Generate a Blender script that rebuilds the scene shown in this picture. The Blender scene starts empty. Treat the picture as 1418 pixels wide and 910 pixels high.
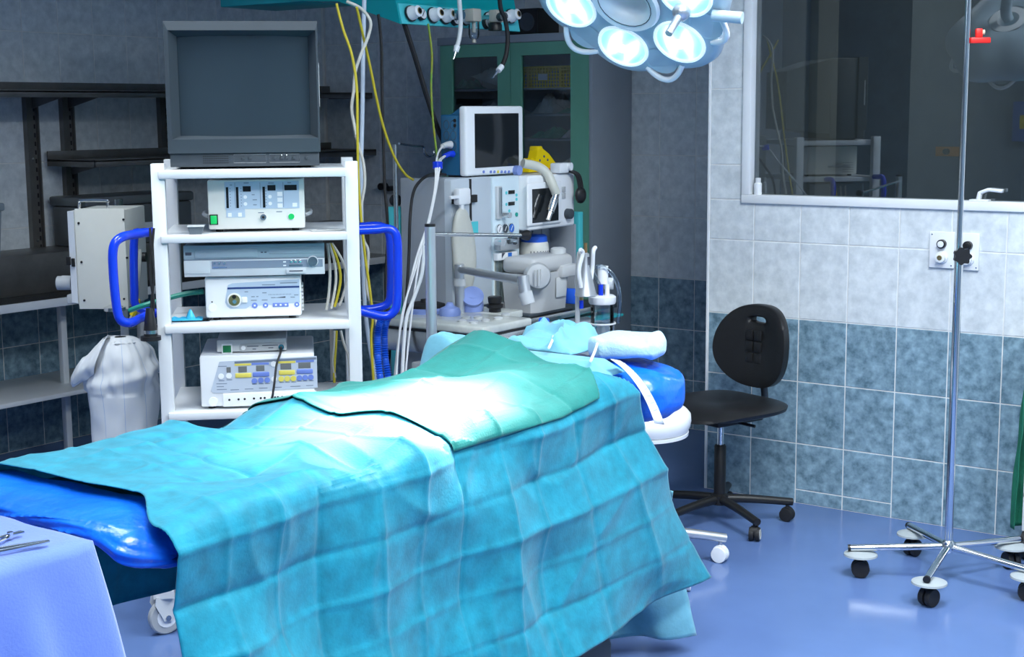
import bpy, bmesh, math, random
from mathutils import Vector, Matrix, noise, Quaternion
random.seed(7)
scene = bpy.context.scene
col = scene.collection
PI = math.pi

# ------------------------------------------------------------------ camera
FPX, PITCH, ROLL, YAW, CAMH = 2022.65, 0.1473, -0.0081, 0.6279, 1.56
Fw = Vector((-math.sin(YAW)*math.cos(PITCH), math.cos(YAW)*math.cos(PITCH), -math.sin(PITCH)))
_rt = Vector((math.cos(YAW), math.sin(YAW), 0)); _u = _rt.cross(Fw)
Rc = _rt*math.cos(ROLL) + _u*math.sin(ROLL)
Uc = _u*math.cos(ROLL) - _rt*math.sin(ROLL)
cam_d = bpy.data.cameras.new('camera'); cam = bpy.data.objects.new('camera', cam_d); col.objects.link(cam)
cam_d.sensor_width = 36.0; cam_d.lens = FPX/1418*36.0; cam_d.clip_start = 0.05
M = Matrix.Identity(4)
for i in range(3):
    M[i][0] = Rc[i]; M[i][1] = Uc[i]; M[i][2] = -Fw[i]
M[2][3] = CAMH
cam.matrix_world = M
scene.camera = cam
CP = Vector((0, 0, CAMH))
# pixel -> direction; a plane of the room gives the distance
def ray(x, y): return Fw*FPX + Rc*(x-709) + Uc*(455-y)
def pz(x, y, z): d = ray(x, y); return CP + d*((z-CAMH)/d.z)
def py_(x, y, Y): d = ray(x, y); return CP + d*(Y/d.y)
def px_(x, y, X): d = ray(x, y); return CP + d*(X/d.x)
def pd(x, y, Z): return CP + ray(x, y)*(Z/FPX)

# ------------------------------------------------------------------ world, exposure
w = bpy.data.worlds.new('world'); scene.world = w; w.use_nodes = True
w.node_tree.nodes['Background'].inputs[0].default_value = (0.55, 0.68, 0.85, 1)
w.node_tree.nodes['Background'].inputs[1].default_value = 0.05
vs = scene.view_settings
vs.view_transform = 'Standard'; vs.look = 'None'; vs.exposure = 0.08; vs.gamma = 1.0; vs.use_curve_mapping = False

# unseen ceiling luminaires placed for their light, the last added for bag and cart: (x, y, half x, half y, watts)
CEIL = 3.0
LUMS = [(-1.15, 3.4, .30, .60, 72), (-1.15, 1.3, .30, .60, 66), (0.2, 0.6, .30, .60, 46), (0.3, 2.9, .30, .60, 80), (-3.35, 2.2, .30, .60, 19)]
LIGHT_COL = (0.90, 0.97, 1.0)

# ------------------------------------------------------------------ materials
MATS = {}
def mat(name, rgb, rough=0.5, metal=0.0, spec=0.5, var=0.0, vscale=6.0, bump=0.0, bscale=40.0, emit=None, estr=0.0,
        alpha=1.0, trans=0.0, ior=1.45, sheen=0.0, coat=0.0, col2=None, rand=False, detail=4.0):
    if name in MATS: return MATS[name]
    m = bpy.data.materials.new(name); m.use_nodes = True; MATS[name] = m
    nt = m.node_tree; b = nt.nodes['Principled BSDF']
    b.inputs['Roughness'].default_value = rough; b.inputs['Metallic'].default_value = metal
    b.inputs['Specular IOR Level'].default_value = spec; b.inputs['IOR'].default_value = ior
    b.inputs['Alpha'].default_value = alpha; b.inputs['Transmission Weight'].default_value = trans
    b.inputs['Sheen Weight'].default_value = sheen; b.inputs['Coat Weight'].default_value = coat
    c = (*rgb, 1)
    b.inputs['Base Color'].default_value = c
    tc = None
    def coords():
        nonlocal tc
        if tc is None:
            t = nt.nodes.new('ShaderNodeTexCoord')
            if rand:
                oi = nt.nodes.new('ShaderNodeObjectInfo'); mu = nt.nodes.new('ShaderNodeVectorMath'); mu.operation = 'SCALE'
                cm = nt.nodes.new('ShaderNodeCombineXYZ')
                for k in range(3): nt.links.new(oi.outputs['Random'], cm.inputs[k])
                mu.inputs['Scale'].default_value = 37.0
                nt.links.new(cm.outputs[0], mu.inputs[0])
                ad = nt.nodes.new('ShaderNodeVectorMath'); ad.operation = 'ADD'
                nt.links.new(t.outputs['Object'], ad.inputs[0]); nt.links.new(mu.outputs[0], ad.inputs[1])
                tc = ad.outputs[0]
            else: tc = t.outputs['Object']
        return tc
    if var > 0:
        n = nt.nodes.new('ShaderNodeTexNoise'); n.inputs['Scale'].default_value = vscale; n.inputs['Detail'].default_value = detail
        n.inputs['Roughness'].default_value = .6
        nt.links.new(coords(), n.inputs['Vector'])
        r = nt.nodes.new('ShaderNodeValToRGB'); r.color_ramp.elements[0].position = .3; r.color_ramp.elements[1].position = .7
        r.color_ramp.elements[0].color = tuple(max(0, v*(1-var)) for v in rgb) + (1,)
        r.color_ramp.elements[1].color = (tuple(col2) if col2 else tuple(min(1, v*(1+var)) for v in rgb)) + (1,)
        nt.links.new(n.outputs['Fac'], r.inputs[0]); nt.links.new(r.outputs[0], b.inputs['Base Color'])
    if bump > 0:
        n = nt.nodes.new('ShaderNodeTexNoise'); n.inputs['Scale'].default_value = bscale; n.inputs['Detail'].default_value = 3
        nt.links.new(coords(), n.inputs['Vector'])
        bp = nt.nodes.new('ShaderNodeBump'); bp.inputs['Strength'].default_value = bump; bp.inputs['Distance'].default_value = .01
        nt.links.new(n.outputs['Fac'], bp.inputs['Height']); nt.links.new(bp.outputs[0], b.inputs['Normal'])
    if emit:
        b.inputs['Emission Color'].default_value = (*emit, 1); b.inputs['Emission Strength'].default_value = estr
    return m
def pane_mat(name, tint, refl, rough=0.0):
    m = bpy.data.materials.new(name); m.use_nodes = True; nt = m.node_tree
    for n in list(nt.nodes): nt.nodes.remove(n)
    o = nt.nodes.new('ShaderNodeOutputMaterial'); t = nt.nodes.new('ShaderNodeBsdfTransparent'); g = nt.nodes.new('ShaderNodeBsdfGlossy')
    t.inputs[0].default_value = (*tint, 1); g.inputs[0].default_value = (.9, .95, 1, 1); g.inputs['Roughness'].default_value = rough
    lw = nt.nodes.new('ShaderNodeFresnel'); lw.inputs[0].default_value = 1.5
    ma = nt.nodes.new('ShaderNodeMath'); ma.operation = 'ADD'; ma.use_clamp = True; ma.inputs[1].default_value = refl
    nt.links.new(lw.outputs[0], ma.inputs[0])
    mx = nt.nodes.new('ShaderNodeMixShader'); nt.links.new(ma.outputs[0], mx.inputs[0])
    nt.links.new(t.outputs[0], mx.inputs[1]); nt.links.new(g.outputs[0], mx.inputs[2]); nt.links.new(mx.outputs[0], o.inputs[0])
    return m
TILE_L = mat('tile_pale', (.64, .69, .72), .22, var=.13, vscale=22, rand=True, col2=(.78, .82, .84))
TILE_B = mat('tile_blue', (.15, .265, .34), .22, var=.36, vscale=26, rand=True, col2=(.30, .45, .55))
GROUT = mat('grout', (.76, .76, .74), .8, var=.1, vscale=14)
FLOOR = mat('floor_vinyl', (.105, .175, .38), .16, var=.10, vscale=1.3, bump=.02, bscale=3)
PAINT = mat('paint_ceiling', (.74, .76, .78), .8, var=.04)
WHITE = mat('white_enamel', (.70, .72, .74), .3, var=.03)
WHITEP = mat('white_plastic', (.82, .84, .86), .35, var=.03)
CREAM = mat('cream_plastic', (.72, .72, .68), .42, var=.03)
GREYP = mat('grey_plastic', (.42, .44, .46), .45, var=.05)
LGREY = mat('light_grey_plastic', (.56, .58, .59), .42, var=.04)
DGREY = mat('dark_grey_plastic', (.045, .058, .072), .5, var=.05)
BLACK = mat('black_plastic', (.012, .012, .013), .4, var=.1)
BLACKR = mat('black_rubber', (.012, .012, .014), .6, var=.1)
STEEL = mat('brushed_steel', (.62, .63, .63), .24, 1.0, var=.06, vscale=30)
CHROME = mat('chrome', (.75, .76, .77), .12, 1.0)
DSTEEL = mat('dull_shelf_steel', (.19, .185, .175), .42, .75, var=.15, vscale=9)
ALU = mat('aluminium', (.62, .64, .66), .38, .85, var=.03)
BLUEP = mat('blue_gloss_tube', (.004, .04, .62), .25, var=.05, coat=.3)
TEAL = mat('teal_enamel', (.0, .33, .36), .35, var=.04)
TEALC = mat('turquoise_plastic', (.08, .55, .60), .4, var=.04)
GREEN = mat('green_enamel', (.15, .40, .285), .45, var=.06)
CABG = mat('grey_enamel', (.30, .345, .395), .45, var=.04)
NAVY = mat('blue_monitor_shell', (.015, .12, .25), .45, var=.06)
YELL = mat('yellow_plastic', (.80, .60, .01), .45, var=.05)
RED = mat('red_plastic', (.72, .02, .015), .4, var=.05)
SCREEN = mat('dark_screen', (.010, .013, .016), .12, var=.05)
SCREENT = mat('television_glass', (.030, .045, .058), .09, var=.03)
PERI = mat('periwinkle_plastic', (.22, .30, .62), .4, var=.05)
CLEAR = pane_mat('clear_plastic', (.90, .94, .95), .06)
GLASS = pane_mat('window_glass', (.50, .54, .55), .10)
GLASSC = pane_mat('cabinet_glass', (.90, .93, .93), .0)

# ------------------------------------------------------------------ mesh helpers
class MB:
    def __init__(s): s.bm = bmesh.new()
    def box(s, x0, x1, y0, y1, z0, z1, bev=0.0, seg=2):
        vs_ = [s.bm.verts.new((x, y, z)) for z in (z0, z1) for y in (y0, y1) for x in (x0, x1)]
        fs = []
        for q in ((0,2,3,1),(4,5,7,6),(0,1,5,4),(2,6,7,3),(0,4,6,2),(1,3,7,5)): fs.append(s.bm.faces.new([vs_[i] for i in q]))
        if bev > 0:
            es = list({e for f_ in fs for e in f_.edges})
            bmesh.ops.bevel(s.bm, geom=es, offset=bev, segments=seg, profile=.5, affect='EDGES')
        return s
    def cyl(s, p0, p1, r0, r1=None, n=16, cap=True):
        return s.rings([(Vector(p0), r0), (Vector(p1), r0 if r1 is None else r1)], n, cap)
    def rings(s, pr, n=16, cap=True):
        # pr: list of (centre, radius) along a fixed axis
        p0, p1 = Vector(pr[0][0]), Vector(pr[-1][0]); ax = (p1-p0)
        if ax.length < 1e-9: ax = Vector((0, 0, 1))
        ax.normalize(); a = ax.orthogonal().normalized(); b = ax.cross(a)
        rows = []
        for c, r in pr:
            c = Vector(c); rows.append([s.bm.verts.new(c + (a*math.cos(2*PI*k/n) + b*math.sin(2*PI*k/n))*max(r, 1e-5)) for k in range(n)])
        s.skin(rows, True)
        if cap:
            s.bm.faces.new(list(reversed(rows[0]))); s.bm.faces.new(rows[-1])
        return s
    def skin(s, rows, closed):
        for A, B in zip(rows, rows[1:]):
            m = len(A); rng = range(m) if closed else range(m-1)
            for k in rng:
                try: s.bm.faces.new((A[k], A[(k+1) % m], B[(k+1) % m], B[k]))
                except ValueError: pass
    def lathe(s, prof, c=(0, 0, 0), axis=(0, 0, 1), n=24, cap=True):
        ax = Vector(axis).normalized(); c = Vector(c)
        a = ax.orthogonal().normalized(); b = ax.cross(a); rows = []
        for r, z in prof: rows.append([s.bm.verts.new(c + ax*z + (a*math.cos(2*PI*k/n) + b*math.sin(2*PI*k/n))*max(r, 1e-5)) for k in range(n)])
        s.skin(rows, True)
        if cap: s.bm.faces.new(list(reversed(rows[0]))); s.bm.faces.new(rows[-1])
        return s
    def tube(s, pts, r, n=8, sm=6, cap=True, closed=False):
        P = [Vector(p) for p in pts]
        if sm > 1 and len(P) > 2:
            Q = []
            m = len(P)
            for i in range(m if closed else m-1):
                if closed: p0, p1, p2, p3 = P[i-1], P[i], P[(i+1) % m], P[(i+2) % m]
                else: p0, p1, p2, p3 = P[max(i-1, 0)], P[i], P[i+1], P[min(i+2, m-1)]
                for k in range(sm):
                    t = k/sm
                    Q.append(.5*((2*p1) + (p2-p0)*t + (2*p0-5*p1+4*p2-p3)*t*t + (3*p1-p0-3*p2+p3)*t*t*t))
            if not closed: Q.append(P[-1])
            P = Q
        tg = []
        for i in range(len(P)):
            d = P[(i+1) % len(P)] - P[i-1] if closed else P[min(i+1, len(P)-1)] - P[max(i-1, 0)]
            tg.append(d.normalized() if d.length > 1e-9 else Vector((0, 0, 1)))
        a = tg[0].orthogonal().normalized(); rows = []
        for i, p in enumerate(P):
            a = (a - tg[i]*a.dot(tg[i]))
            a = a.normalized() if a.length > 1e-6 else tg[i].orthogonal().normalized()
            b = tg[i].cross(a)
            rr = r(i/(len(P)-1)) if callable(r) else r
            rows.append([s.bm.verts.new(p + (a*math.cos(2*PI*k/n) + b*math.sin(2*PI*k/n))*rr) for k in range(n)])
        if closed: rows.append(rows[0])
        s.skin(rows, True)
        if cap and not closed: s.bm.faces.new(list(reversed(rows[0]))); s.bm.faces.new(rows[-1])
        return s
    def prism(s, poly, f0, f1):
        # poly: 2-d points; f0/f1 map (a,b)->3-d point for the two ends
        A = [s.bm.verts.new(f0(*p)) for p in poly]; B = [s.bm.verts.new(f1(*p)) for p in poly]
        s.bm.faces.new(A); s.bm.faces.new(list(reversed(B))); m = len(A)
        for k in range(m): s.bm.faces.new((A[k], B[k], B[(k+1) % m], A[(k+1) % m]))
        return s
    def grid(s, fn, nu, nv, thick=0.0):
        rows = [[s.bm.verts.new(fn(i/nu, j/nv)) for j in range(nv+1)] for i in range(nu+1)]
        s.skin(rows, False); return s
    def sphere(s, c, r, n=16, m=10, sc=(1, 1, 1)):
        c = Vector(c); rows = []
        for i in range(m+1):
            t = PI*i/m
            rows.append([s.bm.verts.new(c + Vector((max(math.sin(t), 1e-4)*math.cos(2*PI*k/n)*r*sc[0], max(math.sin(t), 1e-4)*math.sin(2*PI*k/n)*r*sc[1], -math.cos(t)*r*sc[2]))) for k in range(n)])
        s.skin(rows, True); s.bm.faces.new(list(reversed(rows[0]))); s.bm.faces.new(rows[-1])
        return s
    def xf(s, m): s.bm.transform(m); return s
    def obj(s, name, material, parent=None, smooth=True, ang=40, solid=0.0):
        me = bpy.data.meshes.new(name); bmesh.ops.recalc_face_normals(s.bm, faces=s.bm.faces)
        s.bm.to_mesh(me); s.bm.free()
        me.materials.append(material)
        if smooth:
            me.polygons.foreach_set('use_smooth', [True]*len(me.polygons))
            me.set_sharp_from_angle(angle=math.radians(ang))
        o = bpy.data.objects.new(name, me); col.objects.link(o)
        if parent: o.parent = parent
        if solid:
            md = o.modifiers.new('thickness', 'SOLIDIFY'); md.thickness = solid; md.offset = 0
        return o
def tag(o, label, cat=None, group=None, kind=None):
    if label: o['label'] = label
    if cat: o['category'] = cat
    if group: o['group'] = group
    if kind: o['kind'] = kind
    return o
def thing(name, label, cat, loc=(0, 0, 0), rotz=0.0, group=None):
    o = bpy.data.objects.new(name, None); col.objects.link(o); o.empty_display_size = .05
    o.location = loc; o.rotation_euler = (0, 0, rotz)
    return tag(o, label, cat, group)
def shape(parent, name, m, fn, **k):
    b = MB(); fn(b); return b.obj(name, m, parent, **k)
def copy_tree(o, parent=None):
    c = o.copy(); col.objects.link(c); c.parent = parent
    for ch in list(o.children): copy_tree(ch, c)
    return c
class Fr:
    """local frame of a thing: x to its right, y away behind it, z up"""
    def __init__(s, o, rz):
        s.o = Vector(o); s.rz = rz; s.R = Matrix.Rotation(rz, 3, 'Z'); s.Ri = s.R.transposed()
    def l(s, p): return s.Ri @ (Vector(p)-s.o)
    def _hit(s, px, py, ax, val):
        o = s.l(CP); d = s.Ri @ ray(px, py); return o + d*((val-o[ax])/d[ax])
    def v(s, px, py, y=0.0): return s._hit(px, py, 1, y)
    def u(s, px, py, x=0.0): return s._hit(px, py, 0, x)
    def z(s, px, py, z=0.0): return s._hit(px, py, 2, z)
def text(body, size, mtl, parent, M4, name='lettering', ext=.0004):
    c = bpy.data.curves.new('txt', 'FONT'); c.body = body; c.size = size; c.extrude = ext; c.align_x = 'LEFT'
    t = bpy.data.objects.new('txt', c); col.objects.link(t)
    dg = bpy.context.evaluated_depsgraph_get(); me = bpy.data.meshes.new_from_object(t.evaluated_get(dg))
    bpy.data.objects.remove(t); bpy.data.curves.remove(c)
    me.transform(M4); me.materials.clear(); me.materials.append(mtl)
    o = bpy.data.objects.new(name, me); col.objects.link(o); o.parent = parent
    return o
UPR = Matrix(((1,0,0,0),(0,0,-1,0),(0,1,0,0),(0,0,0,1)))   # letters stand in the local x-z plane, read from -y

# ================================================================== SETTING
XL, YR, YR2, XC = -5.838, 5.2695, 6.244, -2.834
Z0 = 0.7435
NEARX, NEARY = 1.6, -1.6
def struct(name, fn, m, parent=None):
    b = MB(); fn(b); o = b.obj(name, m, parent, smooth=False)
    o['kind'] = 'structure'
    return o
WX0, WX1, WZ0, WZ1 = -2.672, -0.85, 1.205, 2.30       # window opening in the right wall
T = .0018                                             # tile thickness, wall faces lie behind by T
fl = struct('floor', lambda b: b.box(XL-.1, NEARX+.1, NEARY-.1, YR2+.1, -.05, 0), FLOOR); tag(fl, 'glossy blue vinyl floor of the operating room')
struct('floor_next_room', lambda b: b.box(XC+.12, NEARX+.1, YR2+.1, 9.1, -.05, 0), FLOOR)
struct('ceiling', lambda b: b.box(XL-.1, NEARX+.1, NEARY-.1, 9.1, CEIL, CEIL+.05), PAINT)
def f_wr(b):
    y0, y1 = YR+T, YR+.12
    b.box(XC+.002, WX0, y0, y1, 0, CEIL); b.box(WX1, NEARX, y0, y1, 0, CEIL)
    b.box(WX0, WX1, y0, y1, 0, WZ0); b.box(WX0, WX1, y0, y1, WZ1, CEIL)
wall_right = struct('wall_right', f_wr, GROUT); tag(wall_right, 'brightly lit tiled wall with the large window')
wall_back = struct('wall_back', lambda b: b.box(XL-.1, XC+.12, YR2+T, YR2+.12, 0, CEIL), GROUT); tag(wall_back, 'dim recessed tiled wall behind the green cabinet')
wall_left = struct('wall_left', lambda b: b.box(XL-.12, XL-T, NEARY, YR2, 0, CEIL), GROUT); tag(wall_left, 'dark tiled wall carrying steel shelves')
struct('wall_return', lambda b: b.box(XC+.004, XC+.12, YR+.12, YR2+.0, 0, CEIL), PAINT)
wall_near = struct('wall_near', lambda b: b.box(XL-.1, NEARX+.1, NEARY-.1, NEARY, 0, CEIL), mat('near_wall_tiles', (.16, .22, .27), .3, var=.12, vscale=9))
struct('wall_side', lambda b: b.box(NEARX, NEARX+.1, NEARY, 9, 0, CEIL), MATS['near_wall_tiles'])
NEXT = mat('next_room_paint', (.46, .49, .50), .7, var=.05)
struct('wall_next_room', lambda b: (b.box(XC+.12, NEARX, 9.0, 9.1, 0, CEIL), b.box(XC+.02, XC+.12, YR2+.12, 9.0, 0, CEIL)), NEXT)
struct('trim_1', lambda b: b.box(XC-.006, XC+.004, YR-.004, YR+.10, 0, CEIL, .002), mat('corner_bead', (.80, .82, .84), .4))

# tiles: each one a bevelled piece proud of the recessed joint
GAP = .0042
def tile_mesh(wd, ht, m, tag_):
    b = MB(); g = GAP/2; e = .0016
    x0, x1, z0, z1 = g, wd-g, g, ht-g
    back = [b.bm.verts.new(p) for p in ((x0, T+.001, z0), (x1, T+.001, z0), (x1, T+.001, z1), (x0, T+.001, z1))]
    rim = [b.bm.verts.new(p) for p in ((x0, e*.8, z0), (x1, e*.8, z0), (x1, e*.8, z1), (x0, e*.8, z1))]
    fr = [b.bm.verts.new(p) for p in ((x0+e, 0, z0+e), (x1-e, 0, z0+e), (x1-e, 0, z1-e), (x0+e, 0, z1-e))]
    b.skin([back, rim, fr], True); b.bm.faces.new(fr)
    me = bpy.data.meshes.new('tile_'+tag_); bmesh.ops.recalc_face_normals(b.bm, faces=b.bm.faces); b.bm.to_mesh(me); b.bm.free()
    me.materials.append(m); return me
TCACHE = {}
def put_tile(parent, origin, rz, x0, x1, z0, z1, m):
    k = (round(x1-x0, 4), round(z1-z0, 4), m.name)
    if k not in TCACHE: TCACHE[k] = tile_mesh(x1-x0, z1-z0, m, '%d' % len(TCACHE))
    o = bpy.data.objects.new('tile', TCACHE[k]); col.objects.link(o); o.parent = parent
    c, s_ = math.cos(rz), math.sin(rz)
    o.location = (origin[0]+c*x0, origin[1]+s_*x0, z0); o.rotation_euler = (0, 0, rz)
ROWS = [(0, Z0-.5, TILE_B), (Z0-.5, Z0-.25, TILE_B), (Z0-.25, Z0, TILE_B)] + [(Z0+.3*k, Z0+.3*(k+1), TILE_L) for k in range(5)]
def clip_put(parent, org, rz, a0, a1, z0, z1, m, hole):
    if hole:
        h0, h1, hz0, hz1 = hole
        if a1 > h0+.01 and a0 < h1-.01 and z1 > hz0+.005 and z0 < hz1-.01:
            if z0 < hz0-.01: put_tile(parent, org, rz, a0, a1, z0, hz0, m)
            zz = max(z0, hz0)
            if a0 < h0-.01: put_tile(parent, org, rz, a0, h0, zz, z1, m)
            if a1 > h1+.01: put_tile(parent, org, rz, h1, a1, zz, z1, m)
            return
    put_tile(parent, org, rz, a0, a1, z0, z1, m)
# right wall: columns of 20 cm counted from the fitted grid
X0R = -2.8303
for k in range(0, 13):
    a0, a1 = X0R+.2*k, X0R+.2*(k+1)
    for ri, (z0, z1, m) in enumerate(ROWS):
        if z1 > 2.3: continue
        if ri == 0 and k in (2, 3):
            put_tile(wall_right, (0, YR, 0), 0, a0, a1, 0, .056, m); put_tile(wall_right, (0, YR, 0), 0, a0, a1, .056, z1, m)
        else: clip_put(wall_right, (0, YR, 0), 0, max(a0, XC+.004), a1, z0, z1, m, (WX0, WX1, WZ0, WZ1))
X0B = -3.6331
for k in list(range(-11, -4)) + list(range(-1, 4)):
    a0, a1 = max(X0B+.2*k, XL), min(X0B+.2*(k+1), XC+.11)
    if a1-a0 < .03: continue
    for z0, z1, m in ROWS:
        if z1 < 2.3: put_tile(wall_back, (0, YR2, 0), 0, a0, a1, z0, z1, m)
# left wall: local x runs along -y (the face looks to +x), joints at 4.0248 + .2 k
for k in range(-4, 11):
    y0, y1 = 4.0248+.2*k, min(4.0248+.2*(k+1), YR2)
    if y1-y0 < .02: continue
    for z0, z1, m in ROWS:
        if z1 > 2.3: continue
        put_tile(wall_left, (XL, 0, 0), PI/2, y0, y1, z0, z1, m)

# window: frame bars and pane
win = thing('window_1', 'wide white framed window to the next room', None, ((WX0+WX1)/2, YR, WZ0)); win['kind'] = 'structure'
wo = win.location.copy()
def wbar(x0, x1, z0, z1, nm='window_frame', d0=-.012, d1=.05, bev=.003):
    shape(win, nm, WHITEP, lambda b: b.box(x0-wo.x, x1-wo.x, d0, d1, z0-wo.z, z1-wo.z, bev))
wbar(WX0-.012, WX0+.024, WZ0+.0222, WZ1-.0302); wbar(WX1-.03, WX1+.012, WZ0+.0222, WZ1-.0302)
wbar(WX0-.012, WX1+.012, WZ0-.012, WZ0+.022, d1=.1); wbar(WX0-.012, WX1+.012, WZ1-.03, WZ1+.012)
shape(win, 'pane', GLASS, lambda b: b.box(WX0+.02-wo.x, WX1-.02-wo.x, .03, .034, .02, WZ1-WZ0-.02), smooth=False)
struct('trim_2', lambda b: b.box(WX0, WX1, YR+.1, YR+.19, WZ0-.03, WZ0+.0, .002), WHITEP)
# next room beyond the glass: a pale door post and a dark door leaf on its left wall
NX = XC+.12
def nly(px): return px_(px, 200, NX+.04).y
struct('trim_3', lambda b: b.box(NX, NX+.04, nly(1130), nly(1158), 0, 2.4, .004), mat('pale_post', (.62, .60, .54), .6))
struct('door_1', lambda b: b.box(NX, NX+.03, nly(1158)+.002, nly(1158)+.9, 0, 2.4, .004), mat('door_leaf_grey', (.16, .18, .185), .6))

nl = thing('ceiling_luminaire', 'unseen dim ceiling luminaire added to brighten the next room', 'ceiling light', (-1.2, 7.4, CEIL))  # added lamp, out of view, lifts the grey seen through the window
shape(nl, 'housing', WHITE, lambda b: b.box(-.3, .3, -.3, .3, -.03, 0, .004)); shape(nl, 'diffuser', mat('dim_diffuser', (.8, .8, .8), .5, emit=(1, .98, .9), estr=.6), lambda b: b.box(-.27, .27, -.27, .27, -.036, -.03))
ld = bpy.data.lights.new('luminaire_light', 'AREA'); ld.size = .5; ld.energy = 30; ld.color = (.95, 1, .97)
lo = bpy.data.objects.new('luminaire_light', ld); col.objects.link(lo); lo.parent = nl; lo.location = (0, 0, -.05)

# ================================================================== CEILING LUMINAIRES
DIFF = mat('lit_diffuser', (.9, .9, .9), .5, emit=LIGHT_COL, estr=3.0)
for i, (x, y, hx, hy, wt) in enumerate(LUMS):
    t = thing('ceiling_luminaire', ['recessed white ceiling luminaire nearest the window wall', 'recessed white ceiling luminaire above the right foreground',
              'recessed white ceiling luminaire above the foot of the operating table', 'recessed white ceiling luminaire nearest the side wall', 'unseen white ceiling luminaire added to brighten the bag and equipment cart'][i], 'ceiling light', (x, y, CEIL), 0, 'ceiling luminaires')
    shape(t, 'housing', WHITE, lambda b: (b.box(-hx-.03, hx+.03, -hy-.03, -hy, -.05, 0), b.box(-hx-.03, hx+.03, hy, hy+.03, -.05, 0), b.box(-hx-.03, -hx, -hy, hy, -.05, 0), b.box(hx, hx+.03, -hy, hy, -.05, 0)))
    shape(t, 'diffuser', DIFF, lambda b: b.box(-hx, hx, -hy, hy, -.03, -.02))
    ld = bpy.data.lights.new('luminaire_light', 'AREA'); ld.shape = 'RECTANGLE'; ld.size = 2*hx; ld.size_y = 2*hy; ld.energy = wt; ld.color = LIGHT_COL; ld.spread = math.radians(162 if x > -3 else 105)   # spread narrowed to keep light off the left wall, no louvres built
    lo = bpy.data.objects.new('luminaire_light', ld); col.objects.link(lo); lo.parent = t; lo.location = (0, 0, -.045)

# ================================================================== OPERATING TABLE AND DRAPES
TX0, TX1, TY0, TY1, TZ = -2.61, -1.97, 1.69, 3.60, .85
t = thing('operating_table', 'operating table on a steel column hidden under the turquoise drapes', 'operating table', (-2.29, 2.75, 0))
shape(t, 'base', DGREY, lambda b: b.box(-.24, .24, -.45, .55, .03, .13, .03))
for sx in (-1, 1):
    for sy in (-.38, .48): shape(t, 'foot', BLACKR, lambda b: b.cyl((sx*.18, sy, 0), (sx*.18, sy, .04), .035))
shape(t, 'column', STEEL, lambda b: b.box(-.13, .13, -.13, .16, .12, .66, .02))
shape(t, 'side_housing', DGREY, lambda b: b.box(.06, .27, .1, .46, .13, .30, .02))
shape(t, 'lever', CHROME, lambda b: b.tube([(.27, .18, .27), (.30, .20, .24), (.30, .28, .22), (.27, .33, .25)], .008))
shape(t, 'table_frame', STEEL, lambda b: b.box(-.27, .27, -.55, .60, .66, .72, .01))
shape(t, 'side_rail', CHROME, lambda b: b.box(-.30, -.29, -.5, .58, .675, .705))
shape(t, 'side_rail', CHROME, lambda b: b.box(.29, .30, -.5, .58, .675, .705))
shape(t, 'mattress', mat('black_mattress', (.03, .03, .035), .5), lambda b: b.box(-.29, .29, -.60, .60, .72, .802, .03, 3))
shape(t, 'leg_section', MATS['black_mattress'], lambda b: b.box(-.29, .29, -.92, -.605, .765, .80, .015, 3))

def hat(d, wd): return max(0.0, 1-abs(d)/wd)
def rnd(i, j, k=0): return noise.cell(Vector((i*1.37+.5, j*2.11+.5, k*3.7+.5)))
Lf, Wt, Ln = .40, .64, .615
ys_ = [1.66, 1.79, 1.93, 2.06, 2.22, 2.36, 2.50, 2.66, 2.80, 2.95, 3.10, 3.25, 3.42, 3.62]
ss_ = [0, .12, .24, .40, .55, .70, .85, 1.00, 1.10, 1.21, 1.32, 1.425, 1.54, 1.66]
def cellpos(v, L):
    for i in range(len(L)-1):
        if v <= L[i+1] or i == len(L)-2:
            return i, (v-L[i])/(L[i+1]-L[i])
def top_z(x, y):
    c = max(0, 1-((x+2.29)/.34)**2)
    z = TZ + .012*c + .03*c*max(0, min(1, (y-2.35)/.3))
    d = math.hypot((x+2.44)/.20, (y-3.22)/.26)
    z += .10*max(0, 1-d)**1.1
    z += .035*max(0, min(1, (y-2.9)/.25))*max(0, min(1, (x+2.25)/.2))
    return z
def raw(s, y):
    if s < Lf:
        d = Lf-s; return (TX0-.02-.03*d, TZ-d)
    if s < Lf+Wt:
        x = TX0+(s-Lf); return (x, top_z(x, y))
    d = s-Lf-Wt
    z1 = top_z(TX1, y)
    fold = .016*math.sin(y*11.0+1.0+2*math.sin(y*3.1)) + .007*math.sin(y*24+.5)
    return (TX1+.012+.05*d/.6+fold*min(1, d/.5)**1.3, z1-d*(z1-.24)/Ln)
def base(s, y):
    X = Z = 0.0
    for k in (-.036, -.024, -.012, 0, .012, .024, .036):
        x, z = raw(s+k, y); X += x; Z += z
    return X/7, Z/7
def wrinkle(s, y, seed=0.0, amp=1.0):
    i, a = cellpos(s, ss_); j, b = cellpos(y, ys_)
    h = lambda p, q: noise.cell(Vector((p+.5+seed, q*3.0+.5, 7.5)))-.5
    v = (h(i, j)*(1-a)*(1-b) + h(i+1, j)*a*(1-b) + h(i, j+1)*(1-a)*b + h(i+1, j+1)*a*b)*.030
    ds = min(a, 1-a)*(ss_[i+1]-ss_[i]); dy = min(b, 1-b)*(ys_[j+1]-ys_[j])
    v += .0055*math.exp(-ds/.0075)*(1 if (i + (a > .5)) % 3 else -1) + .0055*math.exp(-dy/.0075)*(1 if (j + (b > .5)) % 3 else -1)
    v += .0022*noise.noise(Vector((s*13+seed, y*13, 4.1)))
    r = 1-abs(noise.noise(Vector((s*3.2+9+seed, y*4.2, 2.2))))*5
    v += .006*max(0, r)**1.5
    amp *= 1-.6*max(0, min(1, (2.02-y)/.22))*max(0, min(1, (Lf+Wt+.10-s)/.2))
    return v*amp
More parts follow.
